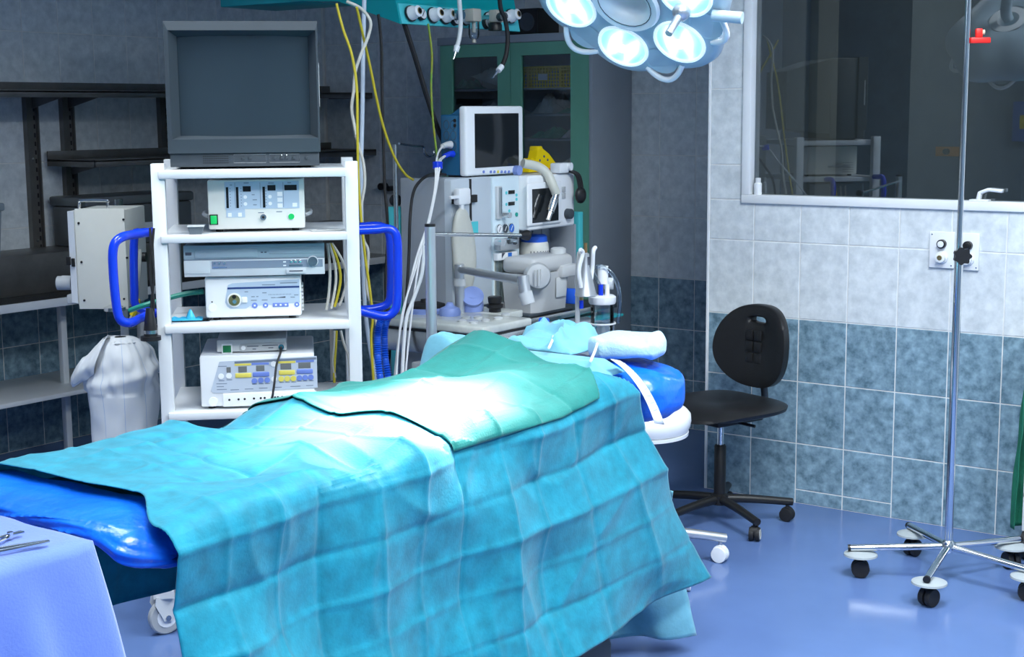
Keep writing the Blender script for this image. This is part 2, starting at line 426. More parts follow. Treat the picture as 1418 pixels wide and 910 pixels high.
def sheet(s, y, off=0.0, seed=0.0, amp=1.0):
    x, z = base(s, y); x2, z2 = base(s+.006, y)
    tx, tz = x2-x, z2-z; L = math.hypot(tx, tz) or 1
    nx, nz = -tz/L, tx/L
    d = off + wrinkle(s, y, seed, amp)
    yy = y
    if s > Lf+Wt:      # the loose right-hand end of the hanging side flares outwards
        k = (s-Lf-Wt)/Ln
        yy = y + max(0, (y-2.85)/.37)*.365*k - max(0, (1.9-y)/.24)*(-.03)*k
    return Vector((x+nx*d, yy, z+nz*d))
CLOTH = mat('turquoise_nonwoven', (.006, .245, .35), .62, spec=.35, var=.26, vscale=24, bump=.10, bscale=160, sheen=.18, detail=6)
CLOTHL = mat('pale_turquoise_nonwoven', (.17, .47, .60), .62, spec=.4, var=.10, vscale=24, bump=.10, bscale=120, sheen=.3)
CLOTHG = mat('green_cloth', (.006, .155, .14), .7, spec=.3, var=.10, vscale=30, bump=.12, bscale=200, sheen=.12)
def translucent(m, rgb, f_):
    nt = m.node_tree; out = nt.nodes['Material Output']; pb_ = nt.nodes['Principled BSDF']
    tr = nt.nodes.new('ShaderNodeBsdfTranslucent'); tr.inputs[0].default_value = (*rgb, 1); mx_ = nt.nodes.new('ShaderNodeMixShader'); mx_.inputs[0].default_value = f_
    nt.links.new(pb_.outputs[0], mx_.inputs[1]); nt.links.new(tr.outputs[0], mx_.inputs[2]); nt.links.new(mx_.outputs[0], out.inputs[0])
translucent(CLOTH, (.01, .42, .52), .22); translucent(CLOTHL, (.3, .62, .72), .15)
S = Lf+Wt+Ln
def main_fn(a, b):
    s = a*S; y1 = 3.22
    if s < Lf+.1: y1 = 3.0
    k = max(0, min(1, (Lf+Wt-.02-s)/.16)); k = k*k*(3-2*k)
    if s < Lf: k *= max(0, 1-(Lf-s)/.1)
    y0 = 1.665+.085*k
    return sheet(s, y0 + (3.22-y0)*b)
d1 = shape(None, 'surgical_drape', CLOTH, lambda b: b.grid(main_fn, 270, 270), solid=.0016, ang=75)
tag(d1, 'large creased turquoise drape covering the operating table and hanging down its near side', 'drape')
# green sheet lying over the middle of the table, cut on a slant
def green_fn(a, b):
    s0, s1 = Lf-.02, Lf+Wt+.035
    s = s0+(s1-s0)*a
    yl = 2.47 + .02*a + .012*math.sin(a*9)
    yr = 3.21 - .17*max(0, a-.7)/.3 + .01*math.sin(a*14)
    return sheet(s, yl+(yr-yl)*b, .0075, 0, 1.0)
d2 = shape(None, 'green_drape', CLOTHG, lambda b: b.grid(green_fn, 130, 130), solid=.0016, ang=75)
tag(d2, 'green cloth sheet laid across the middle of the operating table, peaked at its far edge', 'drape')

# second drape corner hanging at the head end below the main hem
def low_fn(a, b):
    x = -1.985-.33*a; y = 3.30+.20*(1-a)+.03*math.sin(a*11+b*3)
    z = .50-.45*b
    return Vector((x-.03*math.sin(b*4), y+.10*b*(1-a)+.012*noise.noise(Vector((a*5, b*5, 2))), z))
d3 = shape(None, 'under_drape', CLOTHL, lambda b: b.grid(low_fn, 40, 40), solid=.0016, ang=75)
tag(d3, 'paler turquoise under drape showing below the hem at the head end', 'drape')

# head end: rumpled pale sheet, blue covered head rest, folded blanket, crumpled gown
def lump(x, y, seed, f=6.0): return noise.noise(Vector((x*f+seed, y*f, seed)))
def head_fn(a, b):
    x = -2.752+.672*a; y = 3.236+.158*b
    z = .838+.016*lump(x, y, 3.1, 9)+.010*abs(lump(x, y, 8.1, 14))
    z += .085*max(0, 1-math.hypot((x+2.66)/.18, (y-3.31)/.22)) + .02*max(0, 1-abs(x+2.2)/.2)
    z = max(z, .838+.040*min(1, max(0, (y-3.29)/.04))) if x > -2.60 else z
    e = min(a, 1-a, 1.0)
    if x < -2.70: z -= (-2.70-x)*2.0
    h = max(0, min(1, (-2.56-x)/.06))*max(0, 1-b/.35)**1.5; z -= .22*h; y -= 0*h
    return Vector((x, y, z - .03*max(0, 1-e/.10)))
d4 = shape(None, 'head_drape', CLOTHL, lambda b: b.grid(head_fn, 70, 60), solid=.0016, ang=60)
tag(d4, 'pale blue sheet peaked beside the green cloth at the far side of the table head', 'drape')
BLUEC = mat('blue_plastic_cover', (.004, .13, .74), .3, spec=.6, var=.18, vscale=10, bump=.45, bscale=26, coat=.15)
def cush(x0, x1, y0, y1, z0, z1, nx, ny, seed, amp, pw=.35, droop=0.0):
    def fn(a, b):
        # closed pillow wrapped as a tube around the x axis
        th = 2*PI*b; u_ = math.sin(PI/2*(2*a-1))
        sc = max(1e-5, 1-abs(u_)**6)**pw
        cy, cz = math.cos(th), math.sin(th)
        sy = math.copysign(abs(cy)**.55, cy); sz = math.copysign(abs(cz)**.55, cz)
        x = (x0+x1)/2+u_*(x1-x0)/2; y = (y0+y1)/2+sy*(y1-y0)/2*(.85+.15*sc)*sc; z = (z0+z1)/2+sz*(z1-z0)/2*sc
        n = amp*noise.noise(Vector((x*9+seed, y*9, z*9))) + amp*.6*max(0, 1-6*abs(noise.noise(Vector((x*5+seed, y*6, z*6+3)))))
        n *= min(1, sc*1.3)**2
        return Vector((x, y+n*sy, z+n*sz - droop*max(0, sy*-1)*.5))
    return fn
d5 = shape(None, 'head_rest_cover', BLUEC, lambda b: b.grid(cush(-2.52, -1.975, 3.36, 3.63, .695, .845, 40, 48, 1.7, .016, .4), 44, 60), ang=80)
tag(d5, 'blue plastic covered head rest sticking out at the right end of the table', 'head rest')
BLANK = mat('pale_blanket', (.38, .60, .72), .75, var=.06, vscale=30, bump=.3, bscale=120, sheen=.3)
d6 = shape(None, 'folded_blanket', BLANK, lambda b: b.grid(cush(-2.25, -2.035, 3.435, 3.585, .866, .930, 30, 40, 5.1, .013, .5), 36, 48), ang=80)
tag(d6, 'padded pale blue blanket roll resting on the blue head rest', 'blanket')
def gown_fn(a, b):
    x = -2.53+.27*a; y = 3.40+.23*b
    e = min(a, 1-a, b, 1-b)
    z = .878+.028*min(1, e/.22)+.030*abs(lump(x, y, 12.1, 11))*min(1, e/.2)+.034*max(0, 1-5*abs(lump(x, y, 4.4, 9)))*min(1, e/.1)
    return Vector((x+.012*lump(y, x, 2.2, 9), y+.012*lump(x, y, 6.2, 9), z))
d7 = shape(None, 'crumpled_gown', CLOTHL, lambda b: b.grid(gown_fn, 60, 56), solid=.0016, ang=50)
tag(d7, 'crumpled pale blue surgical gown heaped at the head of the table', 'gown')
for i, (q0, q1) in enumerate((((760, 482), (764, 465)), ((818, 500), (826, 470)))):
    p, q = pz(*q0, .90), pz(*q1, .90)
    o = shape(None, 'gown_tie', WHITEP, lambda b: b.tube([p, (p+q)/2+Vector((.01, .0, .012)), q], .004, 6))
    tag(o, ['thin white tie lying on the crumpled gown', 'white tie between crumpled gown and blanket roll'][i], 'tie', 'gown ties')
# perforated white strap and black clamp at the head rest
st = thing('restraint_strap', 'white perforated strap over the edge of the head rest', 'strap', (-1.96, 3.36, .80))
def strap_fn(a, b):
    p0 = Vector((-2.09, 3.36, .885)); p1 = Vector((-1.985, 3.34, .85)); p2 = Vector((-1.955, 3.37, .72))
    p = p0*(1-a)**2+p1*2*a*(1-a)+p2*a*a
    return p+Vector((.0, .05*(b-.5), .012*(.5-b))) - Vector((-1.96, 3.36, .80))
shape(st, 'band', WHITEP, lambda b: b.grid(strap_fn, 16, 3), solid=.002)
for k in range(9):
    a = .12+.09*k
    c = strap_fn(a, .5)
    shape(st, 'slot', LGREY, lambda b: b.box(c.x-.001, c.x+.003, c.y-.012, c.y+.012, c.z-.002, c.z+.0022))
cl = thing('table_clamp', 'black clamp lever below the blue head rest', 'clamp', py_(918, 549, 3.57))
shape(cl, 'lever', BLACK, lambda b: b.tube([(0, 0, 0), (.02, .014, .045), (.032, .022, .075)], .009))
shape(cl, 'jaw', BLACK, lambda b: b.box(-.03, .02, -.02, .02, -.03, .004, .004))
shape(cl, 'screw', CHROME, lambda b: b.cyl((-.01, -.024, -.012), (-.01, .0, -.012), .008))

# foot end: glossy blue cover wrapped around the end of the mattress
def foot_fn(a, b):
    # rounded nose: starts under the sheet, bulges out over the end and tucks back below
    end = max(0, (a-.90)/.10)**2
    x = -2.60+.60*a
    zb = .782-.010*math.sin(a*7)-.040*max(0, (a-.75)/.25)**1.5
    zc = (.831+zb)/2; hz = (.831-zb)/2*(1-.75*end); hy = .115*(1-.8*end)
    if a > .75: zc -= .02*((a-.75)/.25)**2
    th = -.15*PI + 1.35*PI*b           # from the top rear round the nose to the bottom rear
    y = 1.735 - hy*math.copysign(abs(math.sin(th))**.8, math.sin(th)); z = zc + hz*math.copysign(abs(math.cos(th))**.7, math.cos(th))
    y -= .010*lump(x, b*2, 7.0, 7) + .007*max(0, 1-5*abs(lump(x+b*.3, b, 2.0, 4))); z += .004*lump(x, b, 5.0, 8)
    return Vector((x, y, z))
d8 = shape(None, 'mattress_cover', BLUEC, lambda b: b.grid(foot_fn, 80, 50), solid=.002, ang=80)
tag(d8, 'glossy blue plastic cover wrapped around the foot end of the mattress', 'mattress cover')

# steel post of the anaesthesia screen beside the table
an = thing('screen_post', 'steel screen post with a thin cross rod behind the peaked drape', 'post', px_(598, 472, -2.78)*1.0)
o_ = an.location.copy(); o_.z = 0; an.location = o_
top = px_(594, 314, -2.78)-o_; top.x = 0; top.y = 0
shape(an, 'upright', ALU, lambda b: b.cyl((0, 0, .02), top, .0165))
shape(an, 'cap', BLACK, lambda b: b.cyl(top, top+Vector((0, 0, .008)), .0165))
shape(an, 'foot_plate', STEEL, lambda b: b.lathe([(.0165, .03), (.03, .025), (.12, .012), (.12, 0)], n=24))
rod_e = px_(728, 326, -2.78)-o_; rod_s = px_(600, 324, -2.78)-o_
shape(an, 'cross_rod', STEEL, lambda b: b.cyl((0, 0, rod_s.z), rod_e, .006))
shape(an, 'rod_tip', BLACK, lambda b: b.lathe([(.006, -.03), (.016, -.008), (.018, .008), (.010, .016)], rod_e, (rod_e-rod_s), 14))

# ================================================================== FOREGROUND INSTRUMENT TABLE
IX0, IX1, IY0, IY1, IZ = -2.50, -1.915, .85, 1.455, .88
t = thing('instrument_table', 'instrument trolley hidden under the periwinkle cloth in the left foreground', 'trolley', ((IX0+IX1)/2, (IY0+IY1)/2, 0))
shape(t, 'tray', STEEL, lambda b: b.box(-.27, .27, -.28, .28, .85, .868, .004))
for sx in (-1, 1):
    for sy in (-1, 1):
        lg = shape(t, 'leg', STEEL, lambda b: b.cyl((sx*.25, sy*.26, .06), (sx*.25, sy*.26, .85), .011))
        shape(lg, 'caster', BLACKR, lambda b: b.cyl((sx*.25-.012, sy*.26, .03), (sx*.25+.012, sy*.26, .03), .03))
shape(t, 'shelf', STEEL, lambda b: b.box(-.26, .26, -.27, .27, .22, .235, .004))
CLOTHV = mat('periwinkle_cloth', (.095, .165, .50), .75, spec=.3, var=.12, vscale=5, bump=.12, bscale=220, sheen=.3)
def icloth(a, b):
    # polar sheet: a = angle round the table, b = from the middle of the top to the hem
    th = 2*PI*a
    cx, cy = (IX0+IX1)/2, (IY0+IY1)/2; hx, hy = (IX1-IX0)/2, (IY1-IY0)/2
    c, s_ = math.cos(th), math.sin(th); k = 1/max(abs(c), abs(s_))
    ux, uy = c*k, s_*k
    if b < .45:
        q = b/.45; z = IZ+.002*noise.noise(Vector((ux*q*3, uy*q*3, 1)))
        if q > .96: z -= (q-.96)*.12
        return Vector((cx+ux*hx*q, cy+uy*hy*q, z))
    d = (b-.45)/.55
    corner = min(1, (abs(c*s_)*2))**3
    fl = .012+.05*d*(.4+1.8*corner)+.022*d*math.sin(th*16+.7)*(1-corner*.4)+.012*d*math.sin(th*29)
    fl += .008*noise.noise(Vector((c*4, s_*4, d*3)))
    return Vector((cx+ux*hx+c*fl*1.2, cy+uy*hy+s_*fl*1.2, IZ-.008-d*.62))
b_ = MB(); b_.grid(icloth, 220, 80); bmesh.ops.remove_doubles(b_.bm, verts=b_.bm.verts, dist=.0004)
o = b_.obj('trolley_cloth', CLOTHV, solid=.0016, ang=80); tag(o, 'periwinkle blue cloth draped over the instrument trolley in the left foreground', 'cloth')
def inst(name, label, fn, cat, q0, q1):
    p, q = pz(*q0, IZ+.006), pz(*q1, IZ+.006); d = q-p
    t = thing(name, label, cat, p, math.atan2(d.y, d.x)); fn(t, d.length); return t
def needle(t, L):
    for sg in (-1, 1):
        shape(t, 'arm', CHROME, lambda b: b.tube([(-.02, sg*.018, 0), (L*.5, sg*.008, .002), (L*.72, 0, .003), (L, sg*-.003, .002)], lambda u_: .0034-.0012*u_, 8))
        shape(t, 'finger_ring', CHROME, lambda b: b.tube([(-.03+.012*math.cos(k*PI/4), sg*.024+.012*math.sin(k*PI/4), 0) for k in range(8)], .0026, 6, closed=True))
    shape(t, 'pivot', CHROME, lambda b: b.cyl((L*.72, 0, -.002), (L*.72, 0, .008), .005))
inst('needle_holder', 'steel needle holder lying on the periwinkle cloth', needle, 'instrument', (-30, 758), (31, 738))
def forcep(t, L):
    for sg in (-1, 1): shape(t, 'blade', CHROME, lambda b: b.tube([(0, 0, .003), (L*.35, sg*.007, .003), (L*.8, sg*.004, .003), (L, sg*.0012, .003)], lambda u_: .0042-.0018*u_, 8))
inst('forceps', 'steel thumb forceps lying nearest the edge of the periwinkle cloth', forcep, 'instrument', (-40, 772), (68, 752))

# ================================================================== SURGICAL LAMP
LC = pd(868, 0, 4.08); SPOT = Vector((-2.20, 2.60, .87))
dirv = (SPOT-LC).normalized()
lz = -dirv; lx = (Rc - lz*Rc.dot(lz)).normalized(); ly = lz.cross(lx)
LM = Matrix(((lx.x, ly.x, lz.x), (lx.y, ly.y, lz.y), (lx.z, ly.z, lz.z)))
lamp = thing('surgical_lamp', 'round grey surgical lamp with a ring of lit reflectors above the table', 'surgical lamp', LC); lamp.rotation_euler = LM.to_euler()
def lamp_pix(x, y, z=0.0):
    o = LM.transposed() @ (CP-LC); d = LM.transposed() @ ray(x, y); return o + d*((z-o.z)/d.z)
LAMPG = mat('lamp_shell', (.40, .50, .58), .32, var=.03)
LAMPW = mat('lamp_inner_white', (.80, .82, .84), .35, var=.02)
A0 = math.radians(89)
def lrad(th): return .297 + .014*math.cos(6*(th-A0))
def f_body(b):
    n = 96; rows = []
    prof = [(.30, -.004), (.55, 0.0), (.90, 0.0), (.965, .006), (1.0, .028), (.99, .055), (.92, .085), (.78, .115), (.55, .138), (.36, .146), (.30, .14)]
    for k_, z in prof:
        rows.append([b.bm.verts.new((lrad(2*PI*i/n)*k_*math.cos(2*PI*i/n), lrad(2*PI*i/n)*k_*math.sin(2*PI*i/n), z)) for i in range(n)])
    rows.append(rows[0]); b.skin(rows, True)
shape(lamp, 'shell', LAMPG, f_body, ang=50)
shape(lamp, 'centre_funnel', LAMPW, lambda b: b.lathe([(.104, -.012), (.098, -.022), (.072, -.018), (.056, .02), (.05, .14), (.085, .14), (.09, 0)], n=40, cap=False), ang=60)
shape(lamp, 'funnel_seam', DGREY, lambda b: b.tube([(.080*math.cos(k*PI/12), .080*math.sin(k*PI/12), -.0205) for k in range(24)], .0011, 5, 1, closed=True))
LENS = bpy.data.materials.new('lit_lens'); LENS.use_nodes = True
nt = LENS.node_tree; bs = nt.nodes['Principled BSDF']; bs.inputs['Base Color'].default_value = (.7, .85, .95, 1); bs.inputs['Roughness'].default_value = .08
tcn = nt.nodes.new('ShaderNodeTexCoord'); sx_ = nt.nodes.new('ShaderNodeSeparateXYZ'); nt.links.new(tcn.outputs['Object'], sx_.inputs[0])
le = nt.nodes.new('ShaderNodeVectorMath'); le.operation = 'LENGTH'; nt.links.new(tcn.outputs['Object'], le.inputs[0])
wv = nt.nodes.new('ShaderNodeTexWave'); wv.inputs['Scale'].default_value = 5; wv.inputs['Distortion'].default_value = 3.5; wv.inputs['Detail'].default_value = 2; wv.inputs['Detail Scale'].default_value = 1.2
nt.links.new(tcn.outputs['Object'], wv.inputs['Vector'])
rr = nt.nodes.new('ShaderNodeMapRange'); rr.inputs['From Min'].default_value = .0; rr.inputs['From Max'].default_value = .074; rr.inputs['To Min'].default_value = 1.0; rr.inputs['To Max'].default_value = .30
nt.links.new(le.outputs['Value'], rr.inputs[0])
mm = nt.nodes.new('ShaderNodeMath'); mm.operation = 'MULTIPLY'; mm.inputs[1].default_value = .55; nt.links.new(wv.outputs['Fac'], mm.inputs[0])
ma2 = nt.nodes.new('ShaderNodeMath'); ma2.operation = 'ADD'; nt.links.new(mm.outputs[0], ma2.inputs[0]); nt.links.new(rr.outputs[0], ma2.inputs[1])
cr = nt.nodes.new('ShaderNodeValToRGB'); cr.color_ramp.elements[0].position = .35; cr.color_ramp.elements[0].color = (.16, .50, .72, 1)
cr.color_ramp.elements[1].position = 1.0; cr.color_ramp.elements[1].color = (1, 1, 1, 1)
e3 = cr.color_ramp.elements.new(.75); e3.color = (.40, .76, .92, 1)
nt.links.new(ma2.outputs[0], cr.inputs[0]); nt.links.new(cr.outputs[0], bs.inputs['Emission Color']); bs.inputs['Emission Strength'].default_value = 1.0
for k in range(6):
    a = A0 + k*PI/3; cx, cy = .192*math.cos(a), .192*math.sin(a)
    e = bpy.data.objects.new('reflector', None)
    rf = shape(lamp, 'reflector_ring', mat('lens_rim', (.82, .90, .96), .25, emit=(.75, .92, 1), estr=.55), lambda b: b.lathe([(.073, -.001), (.076, -.008), (.082, -.009), (.085, -.001)], (0, 0, 0), n=40, cap=False))
    rf.location = (cx, cy, 0); rf.scale = (.93, .93, 1)
    ln = shape(rf, 'lens', LENS, lambda b: b.lathe([(.0745, -.002), (.070, -.0045), (.055, -.0075), (.038, -.010), (.020, -.0115), (.001, -.012)], (0, 0, 0), n=36, cap=False))
    ln.rotation_euler = (0, 0, a*2.3)
    bul = shape(rf, 'bulb', mat('lit_bulb', (1, 1, 1), .3, emit=(.95, .99, 1), estr=9.0), lambda b: b.lathe([(.001, -.017), (.012, -.016), (.020, -.011), (.022, -.006)], n=16, cap=False))
    sd = bpy.data.lights.new('reflector_beam', 'SPOT'); sd.energy = 720 if k % 2 else 34; sd.color = (.90, .97, 1.0); sd.shadow_soft_size = .06; sd.spot_size = math.radians(22 if k % 2 else 50); sd.spot_blend = .8 if k % 2 else 1.0
    so = bpy.data.objects.new('reflector_beam', sd); col.objects.link(so); so.parent = lamp; so.location = (cx, cy, -.03)
    tgt = Vector((0, 0, -(SPOT-LC).length)); so.rotation_euler = (tgt-so.location).to_track_quat('-Z', 'Y').to_euler()
for th in (A0+PI/6, A0-PI/6, A0+PI/2, A0-PI/2, A0+5*PI/6, A0-5*PI/6):
    pts = []
    for k in range(7):
        q = -.23+.46*k/6; rr_ = .266+.034*math.cos(q/.23*PI/2)
        pts.append((rr_*math.cos(th+q), rr_*math.sin(th+q), .004-.016*math.cos(q/.23*PI/2)))
    shape(lamp, 'grip', LAMPW, lambda b: b.tube(pts, .0085, 10))
    shape(lamp, 'grip_recess', LAMPG, lambda b: b.lathe([(.05, -.0015), (.045, .0), (.001, .001)], (.235*math.cos(th), .235*math.sin(th), 0), n=20, cap=False))
hb = lamp_pix(947, 10); ht = lamp_pix(935, 41)
shape(lamp, 'handle_boss', ALU, lambda b: b.sphere((hb.x, hb.y, -.018), .026))
shape(lamp, 'sterile_handle', ALU, lambda b: b.cyl((hb.x, hb.y, -.03), (hb.x-.004, hb.y+.0, -.105), .0115, .0105))
shape(lamp, 'rim_knob', LAMPG, lambda b: b.cyl((.262*math.cos(-.27), .262*math.sin(-.27), -.015), (.345*math.cos(-.27), .345*math.sin(-.27), -.010), .016))
# suspension arm up to the ceiling
up = LM.transposed() @ Vector((0, 0, 1))
arm0 = Vector((0, 0, .14))
def toL(p): return LM.transposed() @ (Vector(p)-LC)
shape(lamp, 'yoke', LAMPG, lambda b: b.tube([arm0, arm0+Vector((0, 0, .06)), toL((LC.x+.05, LC.y+.25, 2.15)), toL((LC.x+.05, LC.y+.25, 2.30))], .025, 12))
shape(lamp, 'spring_arm', LAMPW, lambda b: b.tube([toL((LC.x+.05, LC.y+.25, 2.28)), toL((LC.x+.3, LC.y-.35, 2.62)), toL((LC.x+.3, LC.y-.35, 2.8))], .04, 12, 1))
shape(lamp, 'ceiling_tube', LAMPW, lambda b: b.cyl(toL((LC.x+.3, LC.y-.35, 2.6)), toL((LC.x+.3, LC.y-.35, 3.0)), .05))

# ================================================================== EQUIPMENT CART
CR = YAW + .14
co = pd(356, 400, 4.36); co.z = 0
K = Fr(co, CR)
cart = thing('equipment_cart', 'white steel equipment cart with four shelves and blue side handles', 'cart', co, CR)
CD = .46
uL0, uL1 = K.v(211, 300).x, K.v(230, 300).x
uR0, uR1 = K.v(479, 300).x, K.v(497, 300).x
ztop = (K.v(212, 228).z + K.v(496, 222).z)/2
for (a, b2) in ((uL0, uL1), (uR0, uR1)):
    for y0 in (0, CD-.04):
        shape(cart, 'post', WHITE, lambda b: b.box(a, b2, y0, y0+.04, .16, ztop, .003))
def shelf_z(pl, pr): return (K.v(*pl, -.012).z + K.v(*pr, -.012).z)/2
SH = []
for (tl, tr, bl, br) in (((219, 236.5), (477, 232.5), (219, 248), (477, 245)), ((224, 326.5), (479, 321), (224, 338), (479, 332)), ((230, 450.5), (482, 444.6), (230, 462), (482, 456.5)), ((236, 571), (484, 565), (236, 582), (484, 576))):
    zt, zb_ = shelf_z(tl, tr), shelf_z(bl, br); SH.append(zt)
    shape(cart, 'shelf', WHITE, lambda b: b.box(uL0+.022, uR0+.002, -.012, CD-.04, zb_, zt, .004))
shape(cart, 'base_frame', WHITE, lambda b: (b.box(uL0, uR1, 0, .04, .14, .19, .004), b.box(uL0, uR1, CD-.04, CD, .14, .19, .004), b.box(uL0, uL1, .04, CD-.04, .14, .19), b.box(uR0, uR1, .04, CD-.04, .14, .19)))
shape(cart, 'shelf', WHITE, lambda b: b.box(uL1, uR0, .01, CD-.02, .19, .215, .003))
for (cx, cy, an_) in ((uL0-.01, -.03, .5), (uR1, -.01, .2), (uL0, CD, 2.5), (uR1, CD, 2.0)):
    cs = shape(cart, 'caster', GREYP, lambda b: b.lathe([(.030, -.012), (.050, -.012), (.054, -.008), (.054, .008), (.050, .012), (.030, .012)], (cx, cy, .054), (math.sin(an_), -math.cos(an_), 0), 28))
    ax = Vector((math.sin(an_), -math.cos(an_), 0)); pr = Vector((ax.y, -ax.x, 0))
    shape(cs, 'wheel_disc', WHITEP, lambda b: b.cyl(Vector((cx, cy, .054))-ax*.014, Vector((cx, cy, .054))+ax*.014, .032))
    def fork(b):
        for sg in (-1, 1):
            pl = [(-.035, .125), (.035, .125), (.04, .10), (.012, .045), (-.012, .042), (-.04, .085)]
            c0 = Vector((cx, cy, 0))+ax*(.018*sg); c1 = Vector((cx, cy, 0))+ax*(.021*sg)
            b.prism(pl, lambda p, q: c0+pr*p+Vector((0, 0, q)), lambda p, q: c1+pr*p+Vector((0, 0, q)))
        b.box(cx-.03, cx+.03, cy-.03, cy+.03, .118, .142)
    shape(cs, 'fork', WHITE, fork)
    shape(cs, 'axle', STEEL, lambda b: b.cyl(Vector((cx, cy, .054))-ax*.024, Vector((cx, cy, .054))+ax*.024, .009, n=8))
    shape(cs, 'brake_pedal', LGREY, lambda b: b.tube([Vector((cx, cy, .105))-pr*.01, Vector((cx, cy, .108))-pr*.05, Vector((cx, cy, .104))-pr*.075], .010, 8, 3))
# blue side handles
def hnd(pts, r=.0135):
    shape(cart, 'handle', BLUEP, lambda b: b.tube(pts, r, 14, 5))
hL = [K.v(214, 321, .05), K.v(190, 324, .02), K.v(168, 329, -.06), K.v(157, 343, -.08), K.v(157, 380, -.08), K.v(162, 428, -.08), K.v(168, 444, -.08), K.v(181, 447, -.06), K.v(196, 440, .02), K.v(214, 434, .05)]
hnd(hL)
hR = [K.v(496, 319, .03), K.v(520, 318, .03), K.v(538, 317, .03), K.v(549, 327, .03), K.v(551, 360, .03), K.v(550, 415, .03), K.v(545, 432, .03), K.v(530, 438, .03), K.v(496, 430, .03)]
hnd(hR)
hR2 = [K.v(498, 314, .30), K.v(525, 313, .30), K.v(538, 322, .30), K.v(541, 350, .30), K.v(541, 400, .30), K.v(537, 420, .30), K.v(520, 427, .30), K.v(498, 429, .30)]
hnd(hR2)
hL2 = [K.v(222, 322, .42), K.v(196, 322, .42), K.v(186, 330, .42), K.v(186, 400, .42), K.v(190, 425, .42), K.v(222, 434, .42)]
hnd(hL2)

# -- generic desk-top instrument in the cart frame: box with pixel corners on its own front plane
def kbox(px0, py0, px1, py1, v): 
    a, b2 = K.v(px0, py0, v), K.v(px1, py1, v); return a.x, b2.x, b2.z, a.z
def on_cart(name, label, cat, x, y, z, rz=0.0):
    p = K.R @ Vector((x, y, z+.0008)) + K.o
    return thing(name, label, cat, p, CR+rz)
DEVP = mat('panel_blue_grey', (.44, .54, .66), .4, var=.03)
PRINT = mat('panel_print', (.06, .07, .10), .5)
PLINE = mat('panel_line', (.16, .20, .27), .5)
LCD = mat('dark_display', (.012, .014, .016), .2)
LCDG = mat('grey_display', (.16, .17, .17), .3)
BTNB = mat('button_blue', (.16, .24, .62), .45)
BTNY = mat('button_yellow', (.72, .62, .12), .45)
BTNG = mat('button_green', (.01, .42, .10), .35, emit=(.0, .6, .12), estr=.25)
def plate(parent, nm, m, x0, x1, z0, z1, y, d=.002, bev=0.0):
    return shape(parent, nm, m, lambda b: b.box(x0, x1, y-d, y+.001, z0, z1, bev))
def disc(parent, nm, m, x, z, r, y, d=.004, n=20):
    return shape(parent, nm, m, lambda b: b.cyl((x, y+.001, z), (x, y-d, z), r, n=n))

# television monitor on top
V = .035
tx0, tx1 = K.v(229, 120, V).x, K.v(441.5, 120, V).x
tz0, tz1 = SH[0]+.004, K.v(335, 27.5, V).z
tw, th_ = tx1-tx0, tz1-tz0
tv = on_cart('television_monitor', 'large dark grey tube television monitor on top of the white cart', 'monitor', tx0, V, SH[0])
def zr(y): return K.v(335, y, V).z - SH[0]
def xr(x): return K.v(x, 120, V).x - tx0
def f_case(b):
    b.box(.012, tw-.012, .045, .20, .004, th_-.006, .006)
    A = [(.014, .2, .03), (tw-.014, .2, .03), (tw-.014, .2, th_-.01), (.014, .2, th_-.01)]
    B = [(.07, .42, .06), (tw-.07, .42, .06), (tw-.07, .42, th_-.07), (.07, .42, th_-.07)]
    va = [b.bm.verts.new(p) for p in A]; vb = [b.bm.verts.new(p) for p in B]
    b.skin([va, vb], True); b.bm.faces.new(vb)
shape(tv, 'case', DGREY, f_case)
sx0, sx1, sz0, sz1 = xr(246), xr(428.5), zr(188), zr(50)
zl = zr(212)
TVB = mat('bezel_grey', (.042, .055, .068), .48, var=.04)
def f_bez(b):
    ox0, ox1, oz0, oz1 = 0, tw, zl, th_
    # sloped surround: outer front ring, inner throat ring sunk back
    rings_ = [[(ox0, .05, oz0), (ox1, .05, oz0), (ox1, .05, oz1), (ox0, .05, oz1)],
              [(ox0, 0, oz0), (ox1, 0, oz0), (ox1, 0, oz1), (ox0, 0, oz1)],
              [(sx0-.022, -.004, sz0-.010), (sx1+.022, -.004, sz0-.010), (sx1+.022, -.004, sz1+.016), (sx0-.022, -.004, sz1+.016)],
              [(sx0, .034, sz0), (sx1, .034, sz0), (sx1, .034, sz1), (sx0, .034, sz1)]]
    b.skin([[b.bm.verts.new(p) for p in r] for r in rings_], True)
shape(tv, 'bezel', TVB, f_bez, smooth=False)
def f_scr(a, b):
    x = sx0-.002+(sx1-sx0+.004)*a; z = sz0-.002+(sz1-sz0+.004)*b
    return Vector((x, .026+.014*(2*a-1)**2, z))
shape(tv, 'screen', SCREENT, lambda b: b.grid(f_scr, 24, 2))
shape(tv, 'control_panel', DGREY, lambda b: b.box(.004, tw-.004, .010, .05, .006, zl, .002))
for (a0, a1) in ((320, 365), (370, 412)):
    shape(tv, 'control_group', GREYP, lambda b: b.tube([(xr(a0), .009, zr(214.5)), (xr(a1), .009, zr(214.5)), (xr(a1), .009, zr(226)), (xr(a0), .009, zr(226))], .0006, 4, 1, closed=True))
for bx in (333, 343, 377, 387, 394, 404, 422):
    plate(tv, 'push_button', TVB, xr(bx-2), xr(bx+2), zr(222), zr(218), .010, .004, .0006)
for bx in (387, 394): disc(tv, 'indicator', mat('white_indicator', (.9, .9, .9), .4, emit=(.9, .95, 1), estr=.8), xr(bx), zr(215.8), .0014, .010)
for gx in range(14):
    for gz in range(4):
        plate(tv, 'speaker_hole', BLACK, xr(277+gx*2.6), xr(278.6+gx*2.6), zr(226.4-gz*3), zr(225-gz*3), .010, .0006)
